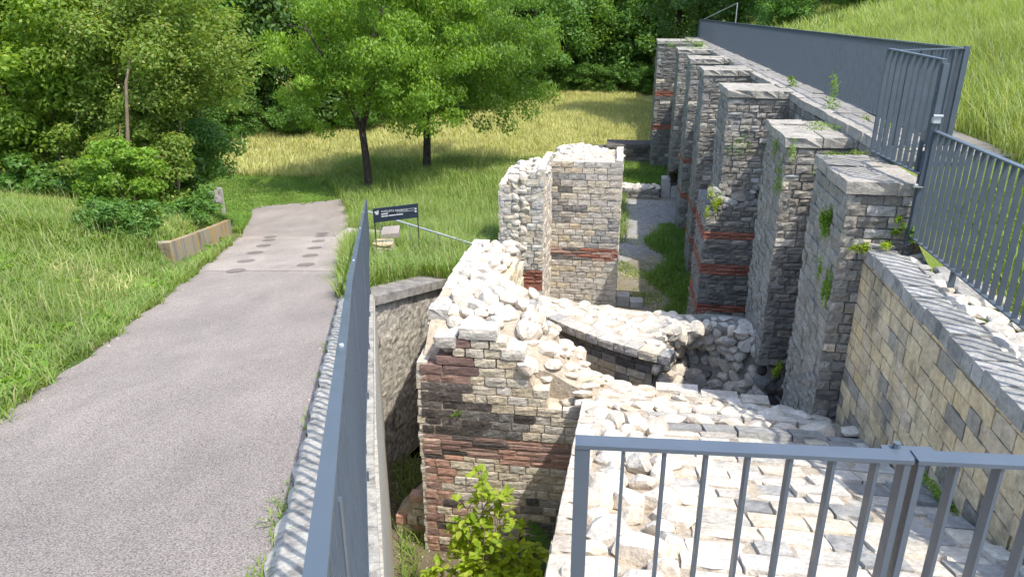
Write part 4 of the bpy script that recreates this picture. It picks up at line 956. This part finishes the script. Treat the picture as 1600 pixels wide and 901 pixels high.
mb = MB(); q = gb(-7.9, 15.3); mb.tube([q, q + Vector((-.12, .1, .9)), q + Vector((.03, .1, 1.8)), q + Vector((.12, .2, 2.7)), q + Vector((.3, .3, 3.3))], [.05, .045, .038, .03, .012], 8); mb.tube([q + Vector((-.05, .1, 1.1)), q + Vector((-.2, .1, 1.5)), q + Vector((-.1, .1, 1.9))], [.02, .018, .008], 5)
tag(mb.build('sapling_trunk', M['barkpale'], None, True), 'bare pale sapling stem rising in front of the hawthorn crown', 'tree')
bush('ash_shrub', 'bright green ash shrub in front of the bushes behind the barrier', gb(-7.15, 13.5), (0, 0, .85), (.75, .6, .75), 60, .14, .28, 9000, .085, 'leaf_bright', 306, stems=4, r0=.015)
bush('bramble_shrub', 'low rounded bramble with blue-green leaves beside the barrier end', gb(-6.55, 12.0), (0, .0, .3), (.62, .55, .42), 50, .13, .24, 8000, .062, 'leaf_wood', 307, stems=4, r0=.012)
bush('nettle_patch', 'dark nettles along the foot of the bushes at the far left', gb(-11.5, 15.9), (0, 0, .35), (2.6, .5, .4), 60, .16, .32, 7000, .12, 'leaf_wood', 308, stems=5, r0=.01)
bush('ivy_mound', 'leafy mound spilling over the top of the lichen-streaked barrier', gb(-7.1, 15.9), (0, -.6, .25), (.6, 1.6, .4), 60, .16, .32, 8000, .10, 'leaf_wood', 309, stems=3, r0=.012)
bush('hazel_shrub', 'leafy shrub filling the gap beneath the hawthorn crown', gb(-8.5, 16.1), (0, 0, .95), (1.5, .7, 1.15), 80, .22, .45, 20000, .09, 'leaf_haw', 311, stems=2, r0=.012)
bush('planter_shrub', 'brownish clipped shrub growing out of the grey concrete planter', L(.45, 25.65, -6.0), (0, 0, .3), (.55, .35, .35), 26, .14, .24, 3000, .07, 'leaf_brown', 310, stems=3, r0=.012)

# wood behind the meadow: a few full trees copied round
def proto_tree(name, seed, h, rad, nleaf, lsize, mat, nclump=70, r0=.2, base=(0, 0, 0)):
    rg = np.random.default_rng(seed); r = random.Random(seed); mbt = limbs((0, 0, 0), h * .85, rad * .8, 6, r0, r, .25); tm = pmesh('trunk', mbt.V, mbt.F, M['bark'], True)
    C, RAD = clumps((0, 0, h * .5), (rad, rad, h * .5), nclump, rad * .18, rad * .40, rg, -1., .3); C[:, 2] = np.maximum(C[:, 2], RAD[:, 2] * .6)
    wgt = RAD[:, 0] ** 2; cnt = np.maximum((nleaf * wgt / wgt.sum()).astype(int), 3)
    Vv, Ff = leaves(C, RAD, cnt, lsize, .3, rg=rg); return tm, nmesh('crown', Vv, Ff, M[mat])
protos = [proto_tree('t', 400, 10, 3.6, 20000, .26, 'leaf_dark', 95), proto_tree('t', 401, 11, 3.4, 20000, .26, 'leaf_wood', 90), proto_tree('t', 402, 9.5, 4.0, 20000, .25, 'leaf_tree', 90), proto_tree('t', 403, 6.0, 3.2, 14000, .22, 'leaf_wood', 70, .12)]
gw_ = 'trees of the wood behind the meadow'
FT = [  # x, y, prototype, scale, label
 (-19, 31, 0, .95, 'dark tree behind the elder bush at the far left of the wood'), (-14.5, 37.5, 2, .9, 'broad tree filling the gap between elder bush and hawthorn'), (-12.2, 39, 0, 1.0, 'dark dense tree right behind the hawthorn crown'),
 (-9.4, 40.5, 0, 1.05, 'dark dense tree with low branches left of the cherry trees'), (-6.2, 42.5, 1, 1.0, 'tree in the wood directly behind the nearer cherry trunk'), (-3.0, 46, 0, 1.05, 'shaded tree hidden behind both cherry crowns'),
 (.5, 52, 1, 1.0, 'tree in the wood behind the right end of the cherry crown'), (3.2, 57.5, 3, 1.25, 'rounded light green tree at the meadow edge right of the cherries'), (6.0, 59, 2, 1.05, 'spreading tree above the middle of the meadow edge'),
 (8.8, 58, 3, 1.15, 'rounded green tree left of the farthest buttress top'), (11.5, 58, 0, 1.1, 'dark tree directly behind the farthest buttress'), (14.5, 57, 1, 1.1, 'tall tree behind the far end of the long railing')]
FT2 = [(-24, 38, 0, 1.2), (-17, 45, 1, 1.2), (-8, 50, 2, 1.2), (-1, 60, 0, 1.3), (4, 66, 1, 1.3), (9, 66, 0, 1.3), (-28, 30, 1, 1.1), (-22, 27, 2, .8), (14, 66, 2, 1.3), (-14, 52, 0, 1.3), (19, 62, 0, 1.2), (-4, 54, 0, 1.2), (1.5, 70, 2, 1.4), (7, 74, 0, 1.4), (12, 74, 1, 1.4), (18, 72, 2, 1.3), (24, 66, 1, 1.3), (-20, 55, 0, 1.3), (-30, 45, 0, 1.3)]
for k, q in enumerate(FT):
    x, y, pi, sc, lab = q; tm, cm = protos[pi]; t = thing('wood_tree', lab, 'tree', W(x, y, float(G(x, y)) - .1), gw_); t.rotation_euler.z = k * 1.9; t.scale = (sc, sc, sc * (1 + .1 * math.sin(k)))
    for nm, me in (('trunk', tm), ('crown', cm)): o = bpy.data.objects.new(nm, me); COL.objects.link(o); o.parent = t
_C, _R = [], []
for k, (x, y, pi, sc) in enumerate(FT2): rg = np.random.default_rng(900 + k); c_, r_ = clumps((x, y, float(G(x, y)) + H + 5.2 * sc), (3.6 * sc, 3.6 * sc, 5.2 * sc), 60, .7 * sc, 1.5 * sc, rg, -1., .3); _C.append(c_); _R.append(r_)
_C = np.concatenate(_C); _R = np.concatenate(_R); Vv, Ff = leaves(_C, _R, np.full(len(_C), 150), .34, .3); tag(link('far_wood', nmesh('far_wood', Vv, Ff, M['leaf_dark'])), kind='stuff')
gu = 'shrubs along the foot of the wood'
tm, cm = protos[3]
for k, (x, y, lab) in enumerate([(-13.5, 36.6, 'low shrub at the meadow edge left of the cherry trees'), (-10.7, 37.2, 'low shrub under the dark tree at the left meadow edge'), (-7.8, 39, 'low shrub at the meadow edge behind the nearer cherry trunk'), (2.2, 55.6, 'low shrub at the far meadow edge right of the cherry crown'), (4.6, 56, 'low shrub in the middle of the far meadow edge'), (7.0, 56, 'low shrub at the far meadow edge nearest the terrace wall'), (9.4, 55.6, 'low shrub just left of the farthest buttress'), (-.5, 52, 'low shrub behind the farther cherry trunk')]):
    t = thing('wood_shrub', lab, 'shrub', W(x, y, float(G(x, y)) - .1), gu); t.scale = (.5, .5, .38); t.rotation_euler.z = k
    for nm, me in (('trunk', tm), ('crown', cm)): o = bpy.data.objects.new(nm, me); COL.objects.link(o); o.parent = t
gh = 'trees behind the hill railing'
for k, (u, v, pi, sc, lab) in enumerate([(2.6, 40, 0, .6, 'dark hedge tree at the far end of the long railing'), (4.8, 37, 3, .8, 'dense hedge bush behind the brace of the long railing'), (7.0, 36, 0, .62, 'dark hedge tree above the middle of the long railing'), (9.4, 35, 3, .85, 'hedge bush at the top edge of the hill grass'), (12.5, 36, 0, .7, 'tree behind the crest of the hill meadow'), (5.5, 45, 1, .9, 'taller tree standing behind the hedge of the hill'), (1.0, 44, 0, .8, 'dark tree where hedge and wood meet'), (4.2, 31, 3, .42, 'low hedge bush nearest the brace of the long railing'), (6.6, 30.5, 3, .42, 'low hedge bush at the grass edge halfway up the crest'), (9.2, 30.5, 3, .4, 'low hedge bush highest on the grass crest')]):
    tm, cm = protos[pi]; q = L(u, v, float(GH(u, v)) - .3); t = thing('hedge_tree', lab, 'tree', q, gh); t.rotation_euler.z = k * 2.3; t.scale = (sc, sc, sc)
    for nm, me in (('trunk', tm), ('crown', cm)): o = bpy.data.objects.new(nm, me); COL.objects.link(o); o.parent = t

# leafy young tree and fern in front of the banded wall
yt = thing('young_tree', 'young tree with lime-green sunlit leaves in front of the banded brick wall', 'young tree', L(-3.0, 5.75, -6.4))
r = random.Random(91); mb = MB(); leafpos = []; B0 = L(-3.0, 5.75, -6.4)
def stem(a, b, r0, n, side):
    a, b = Vector(a), Vector(b); m = a.lerp(b, .5) + Vector((r.uniform(-.08, .08), r.uniform(-.08, .08), .04)); mb.tube([a, m, b], [r0, r0 * .7, r0 * .25], 5)
    for k in range(n):
        s_ = .25 + .75 * (k + r.random()) / n; p = (a.lerp(m, s_ * 2) if s_ < .5 else m.lerp(b, s_ * 2 - 1)); leafpos.append((p, (b - a).normalized()))
for (du, dv, z1) in [(.0, 0, -4.30), (-.14, -.05, -4.6), (.22, .02, -4.45), (-.30, .05, -5.0), (.44, -.03, -4.75), (.36, -.1, -5.1), (-.1, -.2, -5.1), (.55, .0, -5.2), (-.45, -.1, -5.45), (-.66, -.05, -5.6), (.1, -.25, -5.4), (.32, -.2, -5.5), (-.2, -.25, -5.6), (.62, -.1, -4.95), (.05, -.1, -4.85)]:
    tip = L(-3.0 + du, 5.75 + dv, z1); stem(B0 + Vector((r.uniform(-.03, .03), r.uniform(-.03, .03), 0)), tip, .012, 6, 1); base_ = B0.lerp(tip, .35)
    for k in range(27):
        s_ = r.uniform(.15, .97); p = B0.lerp(tip, s_); e = p + Vector((r.uniform(-1, 1), r.uniform(-1, 1), r.uniform(.1, .7))).normalized() * (.34 * (1.15 - s_) + .07); stem(p, e, .005, 7, 1)
mb.build('stems', M['barkpale'], yt, True)
lm = [pmesh('leaf', [(0, 0, 0), (.22, .28, .05), (.5, .33, .07), (.8, .17, .02), (1.05, 0, -.08), (.8, -.17, .02), (.5, -.33, .07), (.22, -.28, .05), (.5, 0, -.0)], [(0, 1, 8), (1, 2, 8), (2, 3, 8), (3, 4, 8), (4, 5, 8), (5, 6, 8), (6, 7, 8), (7, 0, 8)], M[k], True) for k in ('leaf_lime', 'leaf_lime', 'leaf_lime')]
P = Pieces(yt)
for p, d in leafpos:
    o = Vector((r.gauss(0, 1), r.gauss(0, 1), r.gauss(0, .5))).normalized(); X = (d * .35 + o).normalized(); Zv = (UP + Vector((r.gauss(0, .35), r.gauss(0, .35), 0))); Yv = Zv.cross(X).normalized(); Zv = X.cross(Yv); s_ = r.uniform(.055, .10)
    P.add('leaf', lm[r.randrange(3)], fmat(p, X * s_, Yv * s_, Zv * s_), s_)
P.finish()
def fern(label, c, size, n, mat='leaf_fern', seed=1, cat='fern', name='fern', up=1.0, grp=None, face=None):
    rg = random.Random(seed); V = []; F = []; c = Vector(c)
    for k in range(n):
        an = rg.uniform(0, 6.28); out = Vector((math.cos(an), math.sin(an), 0)); ln = size * rg.uniform(.7, 1.15); p = c.copy(); d = (out * .45 + UP * up).normalized(); m = 13
        side = d.cross(UP); side = side.normalized() if side.length > .01 else Vector((1, 0, 0))
        for j in range(m):
            p = p + d * ln / m; d = (d + out * .06 - UP * .075).normalized(); wv = ln * .19 * math.sin(math.pi * min((j + 1.5) / (m + 1), 1)) + .004
            for sg_ in (-1, 1):
                tip = p + side * sg_ * wv + d * wv * .45; b_ = len(V); h_ = ln / m * .42; V += [tuple(p - d * h_), tuple(tip), tuple(p + d * h_)]; F.append((b_, b_ + 1, b_ + 2))
    t = thing(name, label, cat, c, grp); link('fronds', nmesh('fronds', np.array(V), np.array(F), M[mat]), t); return t
fern('bright green fern clump in the dark corner right of the young tree', L(-2.3, 6.1, -6.42), 1.05, 26, seed=5)
fern('fern clump hidden low behind the lime-green young tree', L(-2.75, 6.3, -6.42), .7, 18, seed=6)
gp = 'small plants rooted in the walls'
def tuft(label, c, rad, n, size, mat='leaf_bright', seed=1, up=.5):
    rg = np.random.default_rng(seed); C = np.array([tuple(c)]) + rg.normal(size=(5, 3)) * np.array(rad) * .6; RD = np.tile(np.array(rad), (5, 1)) * .75; Vv, Ff = leaves(C, RD, [n // 2] * 5, size * .62, .3, .4, up, .2, rg)
    tag(link('wall_plant', nmesh('wall_plant', Vv, Ff, M[mat])), label, 'plant', gp)
tuft('upper hart-fern patch hanging on the end of the nearest buttress', L(.33, 7.5, -2.15), (.05, .12, .22), 260, .06, seed=1)
tuft('lower fern patch hanging on the end of the nearest buttress', L(.34, 7.2, -2.75), (.05, .07, .30), 200, .05, seed=2)
tuft('leafy plant in the corner where tan wall and nearest buttress meet', L(.58, 7.0, -2.2), (.10, .07, .07), 120, .06, 'leaf_lime', 3)
tuft('small green plant on the front of the nearest buttress', L(.85, 7.06, -2.02), (.06, .04, .07), 90, .05, seed=4)
tuft('green tuft at the foot of the gate panel', L(1.0, 7.02, -2.1), (.07, .06, .1), 110, .06, seed=5)
tuft('tall weeds between second and stepped buttress top', L(1.2, 11.2, -1.3), (.12, .2, .25), 160, .06, seed=6)
tuft('weeds on the cap of the second buttress', L(.9, 10.2, -1.55), (.35, .3, .05), 110, .05, seed=7)
tuft('yellow-green moss hanging on the ledge of the stepped buttress', L(-.1, 13.1, -3.35), (.12, .08, .25), 260, .06, 'leaf_lime', 8)
tuft('green creeper at the left edge of the second buttress', L(.24, 9.5, -1.95), (.05, .25, .28), 260, .05, seed=9)
tuft('dandelion-yellow plant in the hole under the second buttress', L(.5, 9.38, -4.75), (.08, .06, .12), 120, .06, 'leaf_lime', 10)
tuft('weeds growing on the far caps by the long railing', L(.5, 27, -1.5), (.5, 1.2, .2), 220, .08, seed=11)
tuft('sprig growing from the dark bricks of the banded wall', L(-3.5, 6.97, -4.4), (.05, .03, .04), 50, .04, seed=12)
tuft('mossy tuft at the base of the tan ashlar wall', L(.52, 4.4, -3.25), (.06, .35, .10), 160, .05, seed=13)

tuft('moss and sprigs on the cap of the nearest buttress', L(.75, 8.2, -1.58), (.2, .15, .05), 120, .05, 'leaf_haw', 14)
tuft('trailing weeds on the face of the second buttress near its top', L(.75, 9.40, -2.0), (.14, .03, .12), 90, .05, 'leaf_wood', 15)
tuft('weeds on the wall top beside the middle of the long railing', L(1.3, 14.5, -1.42), (.12, .22, .10), 120, .06, 'leaf_bright', 16)
tuft('weeds along the wall top nearest the railing gate', L(1.35, 9.4, -1.40), (.12, .2, .08), 110, .05, 'leaf_haw', 17)
tuft('creeping weeds in the lower joints of the stepped buttress', L(.3, 13.3, -2.6), (.25, .05, .3), 140, .05, 'leaf_wood', 18)
# ------------------------------------------------------------------ grasses (stuff)
def blades(name, pts, hmin, hmax, wid, mat, bend=.35, rg=rng):
    n = len(pts); an = rg.random(n) * 6.283; h = hmin + (hmax - hmin) * rg.random(n) ** 1.4; ax = np.stack([np.cos(an), np.sin(an), np.zeros(n)], 1); sd_ = np.stack([-np.sin(an), np.cos(an), np.zeros(n)], 1)
    w2 = (wid * (.6 + .8 * rg.random(n)))[:, None] * .5; b = (bend * h * (.3 + rg.random(n)))[:, None]; z = np.zeros((n, 3)); z[:, 2] = h
    p = np.asarray(pts); m = p + z * .55 + ax * b * .35; t_ = p + z * (1 - .25 * bend) + ax * b
    V = np.stack([p - sd_ * w2, p + sd_ * w2, m + sd_ * w2 * .8, m - sd_ * w2 * .8, t_ - sd_ * w2 * .15, t_ + sd_ * w2 * .15], 1).reshape(-1, 3); i = np.arange(n)[:, None] * 6
    F = np.concatenate([i + np.array([[0, 1, 2, 3]]), i + np.array([[3, 2, 5, 4]])]); return tag(link(name, nmesh(name, V, F, mat)), kind='stuff')
def scatter(n, x0, x1, y0, y1, keep, zf, dens=None):
    x = x0 + (x1 - x0) * rng.random(n); y = y0 + (y1 - y0) * rng.random(n); k = keep(x, y); x, y = x[k], y[k]; return np.stack([x, y, zf(x, y) + H - .01], 1)
def patchy(x, y, s=1.0): return np.sin(x * 1.3 * s + 2 * np.sin(y * .9 * s)) + np.sin(y * 1.7 * s + x * .6 * s)
bfx = lambda y: -5.62 - .2 * (y - 11.7)
nob = lambda x, y: ~((y > 11.3) & (y < 17.3) & (x > bfx(y) - .16) & (x < bfx(y) + .28))
edge = lambda y: xl(y) + .035 * np.sin(y * 3.1) + .03 * np.sin(y * 7.7) + .03 * np.sin(y * 15) - .02
p = scatter(230000, -14, -2.2, 1.5, 10.5, lambda x, y: (x < edge(y)) & (x > -4.2 - y * .75), G); blades('verge_grass', p, .05, .2, .011, M['grass'], .9)
p = scatter(110000, -14, -4.2, 10, 17.5, lambda x, y: (x < edge(y) - .0) & (x > -4.2 - y * .75) & nob(x, y), G); blades('verge_grass', p, .07, .26, .016, M['grass'], .8)
p = scatter(16000, -14, -2.8, 3, 17, lambda x, y: (x < edge(y) - .5) & (x > -4.2 - y * .75) & nob(x, y) & (patchy(x, y) > -.2), G); blades('tall_grass', p, .25, .55, .008, M['hay'], .6)
p = scatter(42000, -14, -3.5, 5, 16.5, lambda x, y: (x < xl(y) - .5) & (x > -4.2 - y * .75) & nob(x, y) & (patchy(x, y, .7) + .12 * (y - 9) > .7), G); blades('dry_grass', p, .05, .3, .010, M['meadow'], 1.1)
p = scatter(30000, -10.5, -6.3, 17.3, 20.8, lambda x, y: x < xl(y) - .08, G); blades('verge_grass', p, .06, .2, .016, M['lawn'], .9)
# right of the path down to the cherry trees
okr = lambda x, y: ~((np.abs(x + 2.27) < .32) & (y > 11.9) & (y < 13.4)) & ~((x < -2.4) & (y > 15.55) & (y < 16.9)) & (x > xr(y) + .05 + .08 * np.sin(y * 4)) & np.where(y < 9.0, x < fx(y) - .02, True) & ((touv(x, y)[0] < -4.15) | (touv(x, y)[1] > 17.2)) & np.where((y > 9) & (y < 10.7), x < -1.86 + (y - 9) * .463 - .34, True)
p = scatter(170000, -5, 1.5, 8.6, 22, okr, G); blades('meadow_grass', p, .12, .42, .014, M['grass'], .7)
p = scatter(60000, -7.5, 4, 20, 31, lambda x, y: okr(x, y) & (touv(x, y)[0] < -1.5), G); blades('meadow_grass', p, .2, .55, .02, M['grass'], .7)
p = scatter(9000, -4, 1.5, 11, 26, lambda x, y: okr(x, y) & (patchy(x, y) > .2), G); blades('tall_grass', p, .4, .85, .010, M['hay'], .5)
p = scatter(90000, -14, -4.5, 20.5, 28.5, lambda x, y: ((x < xl(y) - .1) | (y > 23.2 + 1.5 * (x - xl(y)) / (xr(y) - xl(y)) - .75 + .16 * np.sin(x * 4.1) + .12 * np.sin(x * 9.7))) & (x > -2 - y * .42), G); blades('lawn_grass', p, .04, .12, .02, M['lawn'], .8)
p = scatter(260000, -22, 9, 28, 60, lambda x, y: (np.abs(x + 3) < 3 + y * .42) & ((touv(x, y)[0] < -.9) | (touv(x, y)[1] > 33)), G); blades('dry_meadow_grass', p, .15, .42, .024, M['meadow'], .6)
hz = lambda x, y: GH(*touv(x, y))
p = scatter(300000, 3, 17, 2, 24, lambda x, y: (touv(x, y)[0] > 2.32 + .12 * np.sin(y * 3)) & (x > .36 * y), hz); blades('hill_grass', p, .2, .6, .0095, M['hay'], .6)
p = scatter(60000, 6, 28, 20, 42, lambda x, y: (touv(x, y)[0] > 2.9), hz); blades('hill_grass', p, .3, .7, .03, M['hay'], .6)
p = scatter(26000, 2.4, 6, 1.5, 8.5, lambda x, y: (touv(x, y)[0] > 1.3) & (touv(x, y)[0] < 2.9) & (touv(x, y)[1] < 7.6), hz); blades('hill_grass', p, .1, .4, .011, M['grass'], .7)
fl = lambda x, y: np.full_like(x, -6.41)
def uvscatter(n, u0, u1, v0, v1, keep=None, z=-6.41):
    u = u0 + (u1 - u0) * rng.random(n); v = v0 + (v1 - v0) * rng.random(n)
    if keep is not None: k = keep(u, v); u, v = u[k], v[k]
    return np.stack([X0 + u * CA + v * SA, -u * SA + v * CA, np.full(len(u), z + H)], 1)
blades('courtyard_grass', uvscatter(30000, -1.3, .9, 14.8, 22, lambda u, v: u > -.85 + .25 * np.sin(v * 2.1) + .3 * rng.random(len(u))), .05, .22, .016, M['lawn'], .8)
blades('courtyard_grass', uvscatter(6000, -1.75, -.2, 14.6, 19, lambda u, v: (patchy(u * 3, v * 2) > .6)), .03, .1, .016, M['grass'], .8)
blades('courtyard_grass', uvscatter(9000, -1.75, .6, 11, 22, lambda u, v: (patchy(u * 4, v * 2.5) > .1)), .02, .06, .02, M['meadow'], 1.2)
blades('courtyard_grass', uvscatter(22000, -3, .9, 26.2, 30.2), .1, .45, .025, M['lawn'], .7)
pg = lambda x, y: (x > fx(y) + .17) & (x < fx(y) + .17 + .32 + .12 * np.sin(y * 5)) 
blades('passage_grass', scatter(9000, -2.2, 0, 5.2, 9.4, lambda x, y: pg(x, y) & (rng.random(len(x)) < .9), fl), .08, .3, .012, M['grass'], .9)
blades('passage_grass', scatter(9000, -1.7, -.6, 4.6, 6.3, lambda x, y: (x > fx(y) + .2), fl), .1, .4, .012, M['grass'], .9)
blades('kerb_weeds', scatter(1600, -1.4, -.8, 1.6, 3.2, lambda x, y: np.abs(x - xr(y) - .0) < .035 + .02 * np.sin(y * 9), lambda x, y: zp(y)), .03, .09, .008, M['grass'], 1.1)
blades('kerb_weeds', scatter(5000, -2.6, -1.0, 3.2, 9.0, lambda x, y: (np.abs(x - xr(y) - .01) < .03) & (np.sin(y * 6.3) > .55), lambda x, y: zp(y)), .03, .09, .009, M['grass'], 1.1)
mb = MB(); mb.hexa([W(-1.9, 4.5, -6.5), W(.2, 4.5, -6.5), W(-.6, 9.5, -6.5), W(-2.6, 9.5, -6.5), W(-1.9, 4.5, -6.405), W(.2, 4.5, -6.405), W(-.6, 9.5, -6.405), W(-2.6, 9.5, -6.405)])
tag(mb.build('passage_floor', M['earth']), kind='structure')

for n_, x0, x1, y0, y1, kf in ((260, -13, -3, 3, 16, lambda x, y: (x < xl(y) - .15) & (x > -4.2 - y * .75)), (160, -5, 1, 9.5, 22, okr)):
    p = scatter(n_, x0, x1, y0, y1, kf, G); k_ = .07 + .10 * rng.random(len(p)); p[:, 2] += k_ * .6
    Vv, Ff = leaves(p, np.stack([k_ * 1.3, k_ * 1.3, k_ * .7], 1), np.full(len(p), 38), .07, .1, .6, .9, .2); tag(link('verge_weeds', nmesh('verge_weeds', Vv, Ff, M['leaf_bright'])), kind='stuff')

def pebbles(name, pts, r0, r1, mat):
    n = len(pts); q = np.asarray(pts); B = np.array([[1, 0, 0], [-.5, .87, 0], [-.5, -.87, 0], [.1, .1, .9]]); rr_ = (r0 + (r1 - r0) * rng.random((n, 1, 1)) ** 2); an = rng.random(n) * 6.28
    c, s_ = np.cos(an), np.sin(an); Rm = np.stack([np.stack([c, -s_, 0 * c], 1), np.stack([s_, c, 0 * c], 1), np.stack([0 * c, 0 * c, 1 + 0 * c], 1)], 1); V = q[:, None, :] + np.einsum('nij,kj->nki', Rm, B) * rr_ * (.7 + .6 * rng.random((n, 4, 1)))
    F = (np.arange(n)[:, None, None] * 4 + np.array([[0, 1, 3], [1, 2, 3], [2, 0, 3]])[None]).reshape(-1, 3); return tag(link(name, nmesh(name, V.reshape(-1, 3), F, mat)), kind='stuff')
pebbles('gravel', uvscatter(30000, -1.75, .5, 18.2, 25, lambda u, v: (u < .1 - .45 * (v < 20) + .3 * np.sin(v)) & (v > 18.9 + .5 * np.sin(u * 5))), .012, .035, M['slate'])
pebbles('gravel', uvscatter(3500, -1.75, .6, 11, 18.9), .01, .028, M['slate'])
pebbles('gravel', scatter(5000, -2.2, .2, 4.6, 9.2, lambda x, y: (x > fx(y) + .1), fl), .01, .03, M['whitegrey'])
pebbles('path_grit', scatter(2600, -6, -.8, 1.5, 16, lambda x, y: (np.abs(x - xl(y) + .02) < .12) | (np.abs(x - xr(y) + .05) < .05), lambda x, y: zp(y) + .012), .004, .014, M['whitegrey'])
